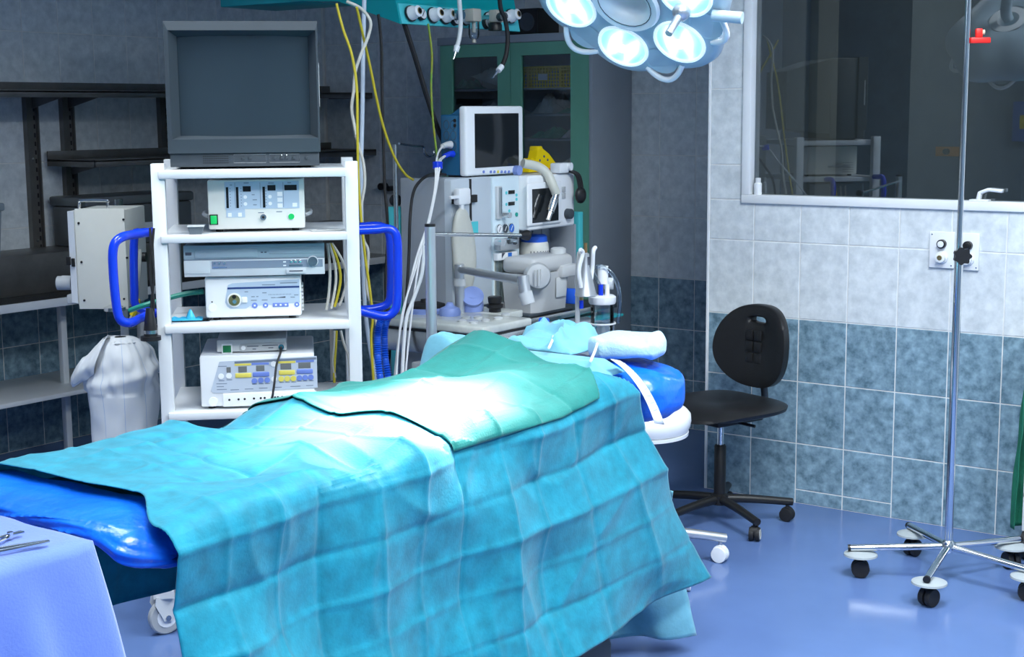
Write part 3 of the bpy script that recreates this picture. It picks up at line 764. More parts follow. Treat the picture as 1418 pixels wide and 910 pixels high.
text('Trinitron', .0085, mat('silver_print', (.55, .58, .6), .4), tv, Matrix.Translation((xr(240.5), -.0015, zr(42))) @ UPR)
shape(tv, 'power_switch', mat('switch_silver', (.5, .52, .53), .4), lambda b: b.box(tw-.001, tw+.002, .012, .018, th_*.42, th_*.72))
for sx in (.05, tw-.05): shape(tv, 'foot', BLACKR, lambda b: b.box(sx-.02, sx+.02, .05, .09, 0, .006))

# generic maker for the instruments stacked on the cart
def dev(name, label, cat, box4, v, depth, m, shelf_z_, bev=.006, feet=True, rz=0.0):
    x0, x1, z0, z1 = box4
    t = on_cart(name, label, cat, x0, v, shelf_z_)
    h0 = .008 if feet else .0
    t_w, t_h = x1-x0, z1-shelf_z_
    shape(t, 'case', m, lambda b: b.box(0, t_w, 0, depth, h0, t_h, bev, 2))
    if feet:
        for fx in (.03, t_w-.03):
            for fy in (.03, depth-.03): shape(t, 'foot', BLACKR, lambda b: b.cyl((fx, fy, 0), (fx, fy, h0+.001), .011))
    def X(px, py=None): return K.v(px, py or 400, v).x - x0
    def Z(py, px=356): return K.v(px, py, v).z - shelf_z_
    return t, X, Z, t_w, t_h
# insufflator (second level)
v2 = .06
t, X, Z, tw2, th2 = dev('insufflator', 'cream control unit with bar displays and green buttons on the upper shelf', 'medical unit', kbox(286.5, 250, 423, 316, v2), v2, .30, CREAM, SH[1])
plate(t, 'panel', DEVP, X(316), X(418), Z(289.5), Z(251.5), 0, .0015)
plate(t, 'panel', DEVP, X(317), X(343), Z(301), Z(289), 0, .0015)
for xx in (330, 364.5, 396): plate(t, 'divider', PLINE, X(xx), X(xx+.6), Z(288), Z(253), -.0015, .0005)
for xx in (317.8, 331.5, 368): plate(t, 'bar_display', LCD, X(xx), X(xx+3.4), Z(288), Z(259), -.0015, .001)
for (a0, a1, b0, b1) in ((341, 352, 265.5, 258), (375, 386, 264.5, 257), (398, 415, 264.5, 257)): plate(t, 'display', LCD, X(a0), X(a1), Z(b0), Z(b1), -.0015, .001)
for xx in (344, 378):
    for yy in (273, 282.5): disc(t, 'round_key', WHITEP, X(xx), Z(yy), .0055, -.0015, .001)
for yy in (269.5, 277.5, 285.5): plate(t, 'square_key', WHITEP, X(388), X(395), Z(yy+3), Z(yy-3), -.0015, .001)
for xx in (322, 336): plate(t, 'square_key', WHITEP, X(xx-2.6), X(xx+2.6), Z(300), Z(294.5), -.0015, .001)
plate(t, 'square_key', WHITEP, X(408.5), X(415), Z(287.5), Z(282), -.0015, .001)
for xx, yy, wd in ((355, 270, 4), (357, 277, 6), (357, 284, 5), (346, 253.5, 7), (380, 254, 8), (405, 254, 5), (325, 256, 3), (365, 295, 8), (390, 294, 8)):
    plate(t, 'print_mark', PLINE, X(xx-wd/2), X(xx+wd/2), Z(yy+.6), Z(yy-.5), -.0015 if yy < 289 else 0, .0004)
for k in range(7):
    for xx in (323.5, 338.5, 372.5): plate(t, 'print_mark', PRINT, X(xx-.5), X(xx+.5), Z(261.5+k*4), Z(260.6+k*4), -.0015, .0004)
plate(t, 'power_frame', BLACK, X(293.5), X(305.5), Z(310.5), Z(296.5), 0, .003)
plate(t, 'power_switch', BTNG, X(295.5), X(304), Z(309.5), Z(298), -.003, .003, .001)
disc(t, 'outlet_socket', STEEL, X(368), Z(301), .009, 0, .012); disc(t, 'outlet_bore', BLACK, X(368), Z(301), .004, -.012, .0006)
disc(t, 'button_ring', WHITEP, X(406.5), Z(301), .0115, 0, .002); disc(t, 'start_button', BTNG, X(406.5), Z(301), .009, -.002, .003)
for sg, xx in ((-1, 0), (1, tw2)): shape(t, 'side_grip', GREYP, lambda b: b.tube([(xx, .04, .045), (xx+sg*.016, .06, .05), (xx+sg*.016, .14, .052), (xx, .16, .05)], .006, 8))
for k in range(5): plate(t, 'side_vent', PLINE, tw2-.001, tw2+.0006, .02+.012*k, .022+.012*k, .08, .06)
# tray beside it
pb = K.z(275, 319, SH[1]+.002)
t = on_cart('kidney_tray', 'small dark grey plastic dish beside the upper control unit', 'dish', pb.x+.002, -.001, SH[1])
shape(t, 'dish', mat('dish_grey', (.12, .14, .16), .4), lambda b: b.prism([(-.019, 0), (.016, 0), (.022, .022), (-.024, .022)], lambda p, q: (p, 0, q), lambda p, q: (p, .05, q)))
shape(t, 'rim', LGREY, lambda b: b.box(-.026, .024, -.003, .053, .021, .025, .0015))
# printed sheets on the same shelf
t = on_cart('paper_sheets', 'flat printed sheets lying at the right end of the upper shelf', 'paper', K.z(452, 318, SH[1]).x, .03, SH[1]); 
for k in range(2):
    sh_ = shape(t, 'sheet', mat('paper_white', (.72, .72, .70), .8), lambda b: b.box(-.045, .045, 0, .06, .0005+.001*k, .0012+.001*k)); sh_.rotation_euler = (0, 0, .12-.3*k)
    shape(sh_, 'print_block', GREYP, lambda b: b.box(-.035, -.005, .015, .045, .0012+.001*k, .0014+.001*k))
# video recorder sits on the light source
v3 = .045
lsz1 = K.v(350, 383, .06).z
vx0, vx1, vz0, vz1 = kbox(253.8, 341.5, 450, 379, v3)
t = on_cart('video_recorder', 'silver video cassette and disc recorder on top of the light source', 'recorder', vx0, v3, lsz1+.0008)
vw, vh = vx1-vx0, vz1-lsz1
def X(px): return K.v(px, 360, v3).x - vx0
def Z(py): return K.v(352, py, v3).z - lsz1
SILV = mat('silver_plastic', (.62, .66, .70), .35, .05, var=.04); SILVD = mat('silver_blue_plastic', (.33, .42, .49), .35, .05)
shape(t, 'case', mat('recorder_case', (.28, .31, .34), .4, .5), lambda b: b.box(.002, vw-.002, .006, .30, .004, vh, .002))
plate(t, 'fascia', SILVD, 0, vw, Z(358.5), vh, .006, .008, .001)
plate(t, 'fascia', SILV, 0, vw, .003, Z(358.5), .006, .008, .001)
plate(t, 'cassette_door', SILVD, X(270), X(357), Z(357), Z(345), -.002, .003, .0015)
plate(t, 'disc_door', SILVD, X(373), X(446), Z(353), Z(344), -.002, .002, .0008)
plate(t, 'logo_badge', PRINT, X(257), X(265.5), Z(352.5), Z(348.5), -.002, .0012, .0008)
plate(t, 'strip', PLINE, 0, vw, Z(359.6), Z(358.6), -.002, .0006)
plate(t, 'chrome_window', mat('chrome_blue', (.40, .44, .54), .2, .5), X(293), vw-.006, Z(372), Z(361.5), -.002, .001)
plate(t, 'flap_door', SILV, X(254.5), X(290), Z(378), Z(361), -.002, .0025, .0006)
for xx in (297, 304, 311): disc(t, 'input_jack', STEEL, X(xx), Z(364), .0035, -.003, .004, 12)
plate(t, 'button_bar', CHROME, X(295), X(314), Z(370.5), Z(368.5), -.003, .002)
for xx in (363, 368): plate(t, 'print_mark', PRINT, X(xx-1.5), X(xx+1.5), Z(351), Z(349.5), -.002, .0006)
for xx in (403, 409, 415): plate(t, 'small_key', CHROME, X(xx-2), X(xx+2), Z(365.5), Z(362), -.003, .002, .0005)
plate(t, 'button_bar', CHROME, X(400), X(419), Z(370), Z(368), -.003, .002)
for yy in (364, 369): plate(t, 'print_mark', WHITEP, X(392), X(396), Z(yy+1), Z(yy-.6), -.003, .0006)
disc(t, 'jog_ring', SILV, X(433), Z(364), .0165, -.002, .004, 28); disc(t, 'jog_dial', CHROME, X(433), Z(364), .014, -.006, .005, 28)
plate(t, 'open_flap', SILV, X(396), X(423), Z(380.5), Z(374.5), -.004, .006, .001); plate(t, 'flap_slot', PRINT, X(400), X(419), Z(377.5), Z(376), -.010, .0006)
# light source on the third shelf
v4 = .06
t, X, Z, tw4, th4 = dev('light_source', 'white endoscopy light source with a round gold socket and blue panel', 'medical unit', kbox(283, 384, 418.5, 440, v4), v4, .33, WHITEP, SH[2], .008)
pp = [(314, 424), (311, 418), (316, 394), (322, 392), (415, 388), (415, 421), (345, 424), (340, 427), (318, 427)]
shape(t, 'panel', DEVP, lambda b: b.prism([(X(a), Z(c)) for a, c in pp], lambda p, q: (p, .001, q), lambda p, q: (p, -.0015, q)))
plate(t, 'title_strip', mat('navy_print', (.02, .05, .20), .4), X(315), X(414.5), Z(400), Z(397.5), -.0015, .0006)
disc(t, 'socket_ring', WHITEP, X(324), Z(415), .0215, 0, .006, 30)
disc(t, 'socket_bowl', mat('brass', (.48, .36, .16), .3, .9), X(324), Z(415), .017, -.006, .003, 30)
disc(t, 'socket_hub', STEEL, X(324.4), Z(416.3), .006, -.009, .010); disc(t, 'socket_cap', BLACK, X(324), Z(410), .006, -.009, .004)
shape(t, 'latch', WHITEP, lambda b: b.box(X(334), X(342), -.008, 0, Z(419), Z(411), .003))
for xx, wd in ((352, 4.6), (367, 4.2), (410.5, 4)): disc(t, 'oval_key', BTNB, X(xx), Z(423.3), .0083*wd/4.4, -.0005, .002)
shape(t, 'rocker_key', BTNB, lambda b: b.box(X(377), X(399), -.003, .0, Z(426), Z(420.5), .0012))
for xx in (352, 367, 381.5, 388, 395, 410.5): plate(t, 'key_mark', WHITEP, X(xx-1.2), X(xx+1.2), Z(424.4), Z(422.2), -.003, .0006)
for xx, yy, wd in ((372, 395, 18), (400, 393, 24), (350, 411, 5), (356, 411, 3), (366, 406, 6), (351, 416, 8), (366, 416, 8), (378, 413, 6), (405, 413, 6), (410, 410, 6), (341, 404, 5)):
    plate(t, 'print_mark', PLINE, X(xx-wd/2), X(xx+wd/2), Z(yy+.6), Z(yy-.4), -.0015, .0004)
for k in range(16): plate(t, 'print_mark', PLINE, X(372+2*k), X(372.7+2*k), Z(409.6), Z(408), -.0015, .0004)
shape(t, 'level_wedge', PRINT, lambda b: b.prism([(X(380), Z(413.4)), (X(395), Z(413.6)), (X(395), Z(411.6))], lambda p, q: (p, -.001, q), lambda p, q: (p, -.002, q)))
disc(t, 'power_button', WHITEP, X(293.5), Z(425), .0125, 0, .003, 24); disc(t, 'lamp_hole', BLACK, X(293), Z(417), .0022, 0, .001, 10)
for k in range(7):
    for j in range(2): shape(t, 'side_fin', LGREY, lambda b: b.box(tw4-.001, tw4+.006, .03+.05*j, .06+.05*j, .02+.012*k, .027+.012*k, .002))
# crumpled blue wipes packet
pb = K.z(262, 442, SH[2]+.004)
def wipe_fn(a, b):
    x, y = (a-.5)*.105, (b-.5)*.07; e = min(a, 1-a, b, 1-b)
    return Vector((x, y, .004+.035*max(0, 1-7*math.hypot(a-.66, (b-.4)))+.010*abs(noise.noise(Vector((a*5, b*5, 2.2))))*min(1, e*6)))
t = on_cart('wipes_packet', 'crumpled bright blue packet on the third shelf beside the light source', 'packet', pb.x-.012, max(pb.y, .03), SH[2])
shape(t, 'wrapper', mat('blue_foil', (.05, .50, .78), .4, var=.1, vscale=40), lambda b: b.grid(wipe_fn, 30, 24), solid=.001, ang=30)
shape(t, 'film', CLEAR, lambda b: b.box(-.01, .075, -.035, .03, .0005, .0015))
# electrosurgical unit on the bottom visible shelf
v5 = .02
ex0, ex1, ez0, ez1 = kbox(276, 494, 437, 564, v5)
t, X, Z, tw5, th5 = dev('electrosurgical_unit', 'wide white electrosurgical unit with yellow and blue key panel on the lowest visible shelf', 'medical unit', (ex0, ex1, ez0, ez1), v5, .36, WHITEP, SH[3], .006)
pp = [(300, 499.5), (436, 496), (436, 540), (291, 543), (286.5, 540)]
shape(t, 'panel', mat('panel_pale', (.50, .56, .65), .4), lambda b: b.prism([(X(a), Z(c)) for a, c in pp], lambda p, q: (p, .001, q), lambda p, q: (p, -.0015, q)))
shape(t, 'title_strip', PLINE, lambda b: b.prism([(X(321), Z(500)), (X(435), Z(497.5)), (X(435), Z(500.5)), (X(321), Z(503))], lambda p, q: (p, -.001, q), lambda p, q: (p, -.002, q)))
for (a0, a1, yy, m) in ((321, 344, 504.5, BTNY), (345, 369, 504, BTNB), (382, 406, 503, BTNY), (407, 432, 502.3, BTNB)): plate(t, 'header_bar', m, X(a0), X(a1), Z(yy+1.5), Z(yy-1.3), -.0015, .0008)
for (a0, a1, b0, b1) in ((309.5, 315.5, 515, 507.5), (326, 338, 515, 507), (351, 362.5, 514, 506.5), (385, 400, 513, 505), (410, 427, 512, 504.5)): plate(t, 'display', LCDG, X(a0), X(a1), Z(b0), Z(b1), -.0015, .0012)
for (a0, a1, yy, m) in ((321.5, 344, 519.5, BTNY), (346, 369, 518.8, BTNB), (382.5, 405, 517.5, BTNY), (407.5, 430, 516.7, BTNB)): shape(t, 'rocker_key', m, lambda b: b.box(X(a0), X(a1), -.004, 0, Z(yy+3.2), Z(yy-3.2), .0018))
for xx, yy, m in ((301.5, 520, WHITEP), (312.5, 519.5, WHITEP), (375.5, 505, WHITEP), (375.5, 526, WHITEP), (348, 527.5, BTNB), (357, 527, BTNB), (366, 527, BTNB), (385.5, 526, BTNY), (394, 526, BTNY), (402.5, 526, BTNY), (411, 525.5, BTNB), (419, 525.3, BTNB), (427, 525, BTNB)):
    disc(t, 'oval_key', m, X(xx), Z(yy), .0085, -.001, .0025)
for xx, yy, wd in ((304, 506, 12), (302, 530, 15), (300, 534, 10), (302, 538, 14), (320, 539, 12), (340, 538.5, 12), (360, 538, 12), (380, 537.5, 12), (405, 537, 14), (425, 536.5, 10), (302, 526, 8), (313, 525, 8), (348, 532, 7), (357, 532, 7), (366, 532, 7), (386, 531, 7), (394, 531, 7), (403, 531, 7), (411, 530, 7), (419, 530, 7), (427, 530, 7)):
    plate(t, 'print_mark', PLINE, X(xx-wd/2), X(xx+wd/2), Z(yy+.5), Z(yy-.4), -.0015, .0004)
shape(t, 'socket_recess', WHITEP, lambda b: b.box(X(303), X(434), -.004, 0, Z(562), Z(544), .002))
for xx in (312, 325, 333.5, 346.5, 356, 361.5, 371.5, 376, 380, 386, 397): disc(t, 'socket', BLACK, X(xx), Z(552.5-(xx-312)*.02), .0034, -.0035, .0012, 12)
disc(t, 'power_button', WHITEP, X(289), Z(554.5), .0135, 0, .003, 24)
esu_top = th5 + SH[3]
# small camera control unit on top of it
v6 = .06
cx0, cx1, cz0, cz1 = kbox(300, 472, 397, 491, v6)
t = on_cart('camera_unit', 'small flat grey camera control unit on top of the electrosurgical unit', 'medical unit', cx0, v6, esu_top+.0006)
cw, ch = cx1-cx0, cz1-esu_top
def X(px): return K.v(px, 480, v6).x - cx0
def Z(py): return K.v(350, py, v6).z - esu_top
shape(t, 'case', LGREY, lambda b: b.box(0, cw, 0, .26, .004, ch, .002))
for fx in (.02, cw-.02): shape(t, 'foot', BLACKR, lambda b: b.box(fx-.01, fx+.01, .02, .04, 0, .005))
plate(t, 'switch_frame', WHITEP, X(307), X(321.5), Z(489), Z(476), 0, .0015); plate(t, 'power_switch', mat('button_dark_green', (.01, .16, .06), .35), X(308.5), X(320), Z(487.5), Z(478), -.0015, .003, .001)
shape(t, 'panel', GREYP, lambda b: b.prism([(X(334+3*math.cos(k)), Z(482+5.5*math.sin(k))) for k in [PI/2+PI*j/8 for j in range(9)]] + [(X(393+3*math.cos(k)), Z(481+5.5*math.sin(k))) for k in [-PI/2+PI*j/8 for j in range(9)]], lambda p, q: (p, .001, q), lambda p, q: (p, -.0015, q)))
disc(t, 'button', WHITEP, X(337), Z(482), .0068, -.0015, .003)
for xx, yy, wd in ((350, 480, 16), (352, 484, 5), (374, 479.5, 22), (375, 483, 7)): plate(t, 'print_mark', PRINT, X(xx-wd/2), X(xx+wd/2), Z(yy+.6), Z(yy-.5), -.0015, .0004)
disc(t, 'camera_socket', CHROME, X(389.5), Z(481.5), .0085, 0, .016)
cp_ = K.R @ Vector((cx0+X(389.5), v6-.016, esu_top+Z(481.5))) + K.o
def wpt(px, py, v): return K.R @ K.v(px, py, v) + K.o
o = shape(None, 'camera_cable', BLACKR, lambda b: b.tube([cp_, wpt(388, 490, -.01), wpt(383, 505, -.03), wpt(380, 530, -.05), wpt(376, 560, -.06), wpt(372, 600, -.05), wpt(372, 680, -.04)], .0035, 8))
tag(o, 'black camera cable hanging from the grey camera control unit', 'cable')

# ================================================================== LEFT WALL: SHELVING, COUNTER
def upr(y, px, label):
    t = thing('wall_upright', label, 'wall rail', (XL+.001, y, 1.0), 0, 'slotted shelf uprights')
    shape(t, 'rail', DSTEEL, lambda b: (b.box(0, .012, -.034, .034, -.24, .66), b.box(.012, .03, -.034, -.026, -.24, .66), b.box(.012, .03, .026, .034, -.24, .66)))
    for k in range(22):
        for sg in (-1, 1): shape(t, 'slot', BLACK, lambda b: b.box(.0115, .0128, sg*.019-.004, sg*.019+.004, -.22+.04*k, -.20+.04*k))
    for zz in (-.02, .36): shape(t, 'screw', CHROME, lambda b: b.cyl((.012, 0, zz), (.016, 0, zz), .007, n=10))
upr(4.235, 0, 'slotted steel upright nearest the left picture edge'); upr(4.437, 0, 'slotted steel upright just right of the leftmost one')
upr(5.03, 0, 'slotted steel upright partly hidden behind the television'); upr(5.75, 0, 'slotted steel upright in the far corner behind the television')
def steel_shelf(name, label, y0, y1, x1, z, hgt, back=0.05):
    t = thing(name, label, 'wall shelf', (XL+.032, (y0+y1)/2, z), 0, 'dark steel wall shelves')
    L = (y1-y0)/2; d = x1-(XL+.032)
    shape(t, 'board', DSTEEL, lambda b: b.box(0, d, -L, L, -.006, 0))
    shape(t, 'front_lip', DSTEEL, lambda b: b.box(d-.006, d, -L, L, -hgt, .004, .001))
    shape(t, 'back_lip', DSTEEL, lambda b: b.box(0, .006, -L, L, 0, back, .001))
    for yy in (-L, L-.006): shape(t, 'end_lip', DSTEEL, lambda b: b.box(0, d, yy, yy+.006, -hgt, .004, .001))
    for yy in [v_ - (y0+y1)/2 for v_ in (4.235, 4.437, 5.03, 5.75) if y0 < v_ < y1]:
        shape(t, 'bracket', DSTEEL, lambda b: b.prism([(0, -.006), (d*.8, -.006), (d*.8, -.018), (0, -.075)], lambda p, q: (p, yy-.003, q), lambda p, q: (p, yy+.003, q)))
steel_shelf('wall_shelf', 'long upper dark steel wall shelf behind the television', 3.2, YR2-.006, -5.48, 1.668, .028, .045)
steel_shelf('wall_shelf', 'lower dark steel wall shelf behind the television', 4.30, YR2-.006, -5.46, 1.355, .030, .04)
# counter with a black top and a white edge, a white under shelf on thin legs
CXF = -5.30
t = thing('wall_counter', 'long counter with dark top and white edge along the left wall', 'counter', (-5.57, 4.6, 0))
L0, L1 = 3.0-4.6, YR2-.01-4.6
shape(t, 'top', mat('black_laminate', (.02, .022, .025), .18), lambda b: b.box(XL+.004+5.57, CXF+5.57-.004, L0, L1, .742, .772, .002))
shape(t, 'edge_strip', WHITE, lambda b: b.box(CXF+5.57-.004, CXF+5.57+.008, L0, L1, .738, .774, .002))
shape(t, 'steel_liner', DSTEEL, lambda b: b.box(XL+.03+5.57, -5.52+5.57, L0, L1, .772, .95, .003))
shape(t, 'under_shelf', WHITE, lambda b: b.box(XL+.05+5.57, CXF+5.57, L0, 4.42-4.6+.02, .335, .355, .002))
for yy in (3.15, 4.10, 4.55, 5.4):
    shape(t, 'leg', WHITE, lambda b: b.box(XL+.33+5.57, XL+.36+5.57, yy-4.6-.015, yy-4.6+.015, 0, .742, .002))
# items on the counter liner (top .95)
t = thing('plastic_bin', 'grey blue lidded plastic bin at the left picture edge', 'bin', (-5.66, 3.735, .95))
BIN = mat('bin_plastic', (.25, .30, .34), .4, var=.05)
shape(t, 'body', BIN, lambda b: b.prism([(-.11, 0), (.105, 0), (.125, .20), (-.13, .20)], lambda p, q: (-.14, p, q), lambda p, q: (.11, p, q)))
shape(t, 'lid', BIN, lambda b: b.box(-.15, .125, -.14, .135, .20, .235, .008))
shape(t, 'clip', GREYP, lambda b: b.box(.12, .135, .02, .07, .15, .22, .004))
t = thing('steel_container', 'dull grey sterilising container on the counter behind the television cart', 'container', (-5.66, 4.60, .95))
CONT = mat('container_grey', (.20, .215, .22), .38, .5, var=.06)
shape(t, 'body', CONT, lambda b: b.box(-.13, .12, -.30, .34, 0, .19, .012)); shape(t, 'lid', CONT, lambda b: b.box(-.14, .13, -.31, .35, .19, .235, .012))
for yy in (-.12, .18): shape(t, 'latch', STEEL, lambda b: b.box(.12, .135, yy-.025, yy+.025, .13, .22, .003))
shape(t, 'label_card', WHITE, lambda b: b.box(.12, .1225, .02, .10, .05, .10))

# ================================================================== DEVICE ON A POLE WITH A WASTE BAG (behind the cart, left)
DZ = 4.95
fd = pd(140, 350, DZ); fd.z = 0
Q = Fr(fd, YAW-.04)
st_ = thing('suction_unit', 'tall beige metal suction box with a chrome carrying handle on a pole', 'medical unit', fd, YAW-.04)
a0, a1 = Q.v(103, 290), Q.v(178, 425)
z1d, z0d = Q.v(140, 289).z, Q.v(140, 428).z
BEIGE = mat('beige_enamel', (.66, .66, .60), .45, var=.04)
def f_box(b):
    x0, x1 = a0.x, a1.x; sl = Q.v(90, 290, .22).x
    b.box(x0, x1, 0, .005, z0d, z1d, .001)
shape(st_, 'side_panel', BEIGE, f_box)
shape(st_, 'housing', BEIGE, lambda b: b.box(a0.x-.004, a1.x, .005, .24, z0d+.005, z1d-.004, .004))
xf0 = Q.v(90, 290).x
shape(st_, 'front_panel', WHITEP, lambda b: b.prism([(a0.x-.004, .0), (a0.x-.004, .24), (xf0, .20), (xf0, .02)], lambda p, q: (p, q, z0d+.02), lambda p, q: (p, q, z1d-.01)))
for sx, sz in ((109, 309), (171, 304), (113, 363), (176, 357), (117, 416), (172, 414)):
    p = Q.v(sx, sz); shape(st_, 'screw', BLACK, lambda b: b.cyl((p.x, -.003, p.z), (p.x, .002, p.z), .004, n=8))
hp = [Q.v(110, 291, .08), Q.v(110, 281, .08), Q.v(113, 278, .08), Q.v(146, 278, .08), Q.v(149, 281, .08), Q.v(149, 290, .08)]
shape(st_, 'carrying_handle', CHROME, lambda b: b.tube(hp, .005, 8, 4))
for (q, r_) in (((92, 392), .024), ((98, 388), .016)):
    p = Q.v(*q, .06); shape(st_, 'front_knob', GREYP, lambda b: b.cyl((p.x-.03, .06, p.z), (p.x+.02, .06, p.z), r_))
p = Q.v(101, 412, .05); shape(st_, 'outlet_block', GREYP, lambda b: b.box(p.x-.015, p.x+.02, .03, .10, p.z-.02, p.z+.012, .004))
for q in ((96, 361), (103, 363)):
    p = Q.v(*q, .02); shape(st_, 'switch', BLACK, lambda b: b.box(p.x-.004, p.x+.008, .0, .014, p.z-.014, p.z+.014, .001))
shape(st_, 'pole', LGREY, lambda b: b.cyl(((a0.x+a1.x)/2+.03, .12, .05), ((a0.x+a1.x)/2+.03, .12, z0d+.02), .014))
p = Q.v(160, 423, -.005); 
shape(st_, 'gauge_cap', CHROME, lambda b: b.lathe([(.036, 0), (.036, .012), (.022, .018)], (p.x+.008, -.04, z0d+.0), n=20))
shape(st_, 'gauge_arm', CHROME, lambda b: b.cyl((p.x+.008, -.04, z0d+.01), (p.x+.008, .14, z0d+.01), .008))
for k in range(4):
    an_ = k*PI/2+.5; c = ((a0.x+a1.x)/2+.03, .12)
    lg = shape(st_, 'base_leg', LGREY, lambda b: b.tube([(c[0], c[1], .07), (c[0]+.16*math.cos(an_), c[1]+.16*math.sin(an_), .075)], .014, 10, 1))
    shape(lg, 'caster', BLACKR, lambda b: b.cyl((c[0]+.15*math.cos(an_)-.012, c[1]+.15*math.sin(an_), .033), (c[0]+.15*math.cos(an_)+.012, c[1]+.15*math.sin(an_), .033), .033))
p = Q.v(198, 356, .12); shape(st_, 'side_knob', BLACK, lambda b: b.cyl((p.x-.03, .12, p.z), (p.x+.012, .12, p.z), .017))
shape(st_, 'side_stem', BLACK, lambda b: b.cyl((a1.x-.01, .12, p.z), (p.x-.02, .12, p.z), .008))
# white bag
bz0, bz1 = .36, Q.v(160, 468, -.1).z
bc = Q.v(170, 540, -.12); br = (Q.v(216, 540, -.12).x-Q.v(124, 540, -.12).x)/2
bp = Q.R @ Vector((bc.x, bc.y, bz0)) + Q.o
bag = thing('waste_bag', 'full white fabric waste bag with thin blue stripes hanging behind the cart', 'bag', bp, Q.rz)
BAG = bpy.data.materials.new('striped_bag'); BAG.use_nodes = True
nt = BAG.node_tree; bs = nt.nodes['Principled BSDF']; bs.inputs['Roughness'].default_value = .7
tcn = nt.nodes.new('ShaderNodeTexCoord'); mpn = nt.nodes.new('ShaderNodeSeparateXYZ'); nt.links.new(tcn.outputs['Object'], mpn.inputs[0])
at = nt.nodes.new('ShaderNodeMath'); at.operation = 'ARCTAN2'; nt.links.new(mpn.outputs[0], at.inputs[0]); nt.links.new(mpn.outputs[1], at.inputs[1])
m1 = nt.nodes.new('ShaderNodeMath'); m1.operation = 'MULTIPLY'; m1.inputs[1].default_value = 1.43; nt.links.new(at.outputs[0], m1.inputs[0])
m2 = nt.nodes.new('ShaderNodeMath'); m2.operation = 'FRACT'; nt.links.new(m1.outputs[0], m2.inputs[0])
m3 = nt.nodes.new('ShaderNodeMath'); m3.operation = 'LESS_THAN'; m3.inputs[1].default_value = .022; nt.links.new(m2.outputs[0], m3.inputs[0])
mx = nt.nodes.new('ShaderNodeMix'); mx.data_type = 'RGBA'; mx.inputs['A'].default_value = (.72, .74, .76, 1); mx.inputs['B'].default_value = (.38, .50, .70, 1)
nt.links.new(m3.outputs[0], mx.inputs['Factor']); nt.links.new(mx.outputs['Result'], bs.inputs['Base Color'])
BH = bz1-bz0
def bag_fn(a, b):
    th = 2*PI*a; z = BH*b
    r_ = br*(.93+.07*math.sin(b*3)) if b < .80 else br*(.98-.42*((b-.80)/.20)**2)
    if b < .04: r_ *= .9+.1*b/.04
    r_ += .007*noise.noise(Vector((math.cos(th)*2, math.sin(th)*2, z*9)))*1.5
    if b > .62: r_ += .012*math.exp(-((b-.74-.05*math.sin(th+1))/.05)**2)+.012*math.sin(th*3+b*14)*max(0, (b-.7))*2 + .012*noise.noise(Vector((math.cos(th)*5, math.sin(th)*5, b*9)))
    return Vector((r_*math.cos(th), r_*math.sin(th)*.9, z-.02*math.sin(th*2)*max(0, b-.8)))
def f_bag(b): 
    b.grid(bag_fn, 80, 70); bmesh.ops.remove_doubles(b.bm, verts=b.bm.verts, dist=.0005)
shape(bag, 'sack', BAG, f_bag, ang=80)
def ear_fn(a, b):
    p0, p1 = Vector((-br*.40, -br*.45, BH*.90)), Vector((-br*1.38, -br*.45, BH*.74))
    c = p0.lerp(p1, a); r_ = .068*(1-.3*a)*max(.05, 1-(2*max(0, a-.5))**4)
    th = 2*PI*b
    return c+Vector((r_*.35*math.cos(th), r_*.85*math.sin(th), r_*.95*math.cos(th)))*(1+.25*noise.noise(Vector((a*4, math.cos(th)*2, math.sin(th)*2))))
shape(bag, 'twisted_corner', BAG, lambda b: b.grid(ear_fn, 20, 24), ang=80)
shape(bag, 'mouth', BAG, lambda b: b.lathe([(br*.60, BH*.985), (br*.4, BH*1.01), (.02, BH*1.015)], n=30, cap=False), ang=80)
bst = thing('bag_stand', 'low black stand under the white waste bag', 'stand', (bp.x, bp.y, 0), Q.rz)
shape(bst, 'plate', BLACK, lambda b: b.lathe([(.03, .32), (br*.95, .33), (br*1.0, .357), (.03, .357)], n=28))
shape(bst, 'column', BLACK, lambda b: b.cyl((0, 0, .03), (0, 0, .33), .03))
shape(bst, 'foot', BLACK, lambda b: b.lathe([(.06, 0), (.06, .02), (.03, .035)], n=24))
# thin hoses of the suction unit
o = shape(None, 'suction_hose', mat('green_hose', (.02, .30, .22), .4), lambda b: b.tube([wpt(282, 404, .24), wpt(262, 406, .24), wpt(240, 411, .24), wpt(212, 419, .24), wpt(196, 424, .24), wpt(180, 430, .27)], .008, 8)); tag(o, 'green hose running from behind the light source to the suction unit', 'hose')
o = shape(None, 'suction_hose', mat('grey_hose', (.42, .42, .38), .4), lambda b: b.tube([wpt(194, 345, .5), wpt(193, 375, .5), wpt(190, 405, .52), wpt(184, 435, .55), wpt(178, 446, .55)], .006, 8)); tag(o, 'grey hose hanging down the right side of the suction unit', 'hose')
o = shape(None, 'suction_hose', YELL, lambda b: b.tube([wpt(183, 437, .5), wpt(189, 425, .5), wpt(190, 414, .5)], .010, 8)); tag(o, 'short yellow hose stub beside the blue cart handle', 'hose')
for i, (dx, yb) in enumerate(((0, 468), (5, 470))):
    o = shape(None, 'microphone_cable', BLACKR, lambda b: b.tube([wpt(208+dx, 316, -.02), wpt(209+dx*.4, 340, -.025), wpt(213-dx, 380, -.025), wpt(210+dx*.6, 420, -.025), wpt(210, yb-20, -.025)], .004, 7)); tag(o, ['outer black cable hanging on the left post of the cart', 'inner black cable hanging on the left post of the cart'][i], 'cable', 'cables on the left post')
mh = thing('foot_switch_plug', 'black cylindrical plug hanging on the left post of the cart', 'plug', wpt(209, 471, -.03), CR)
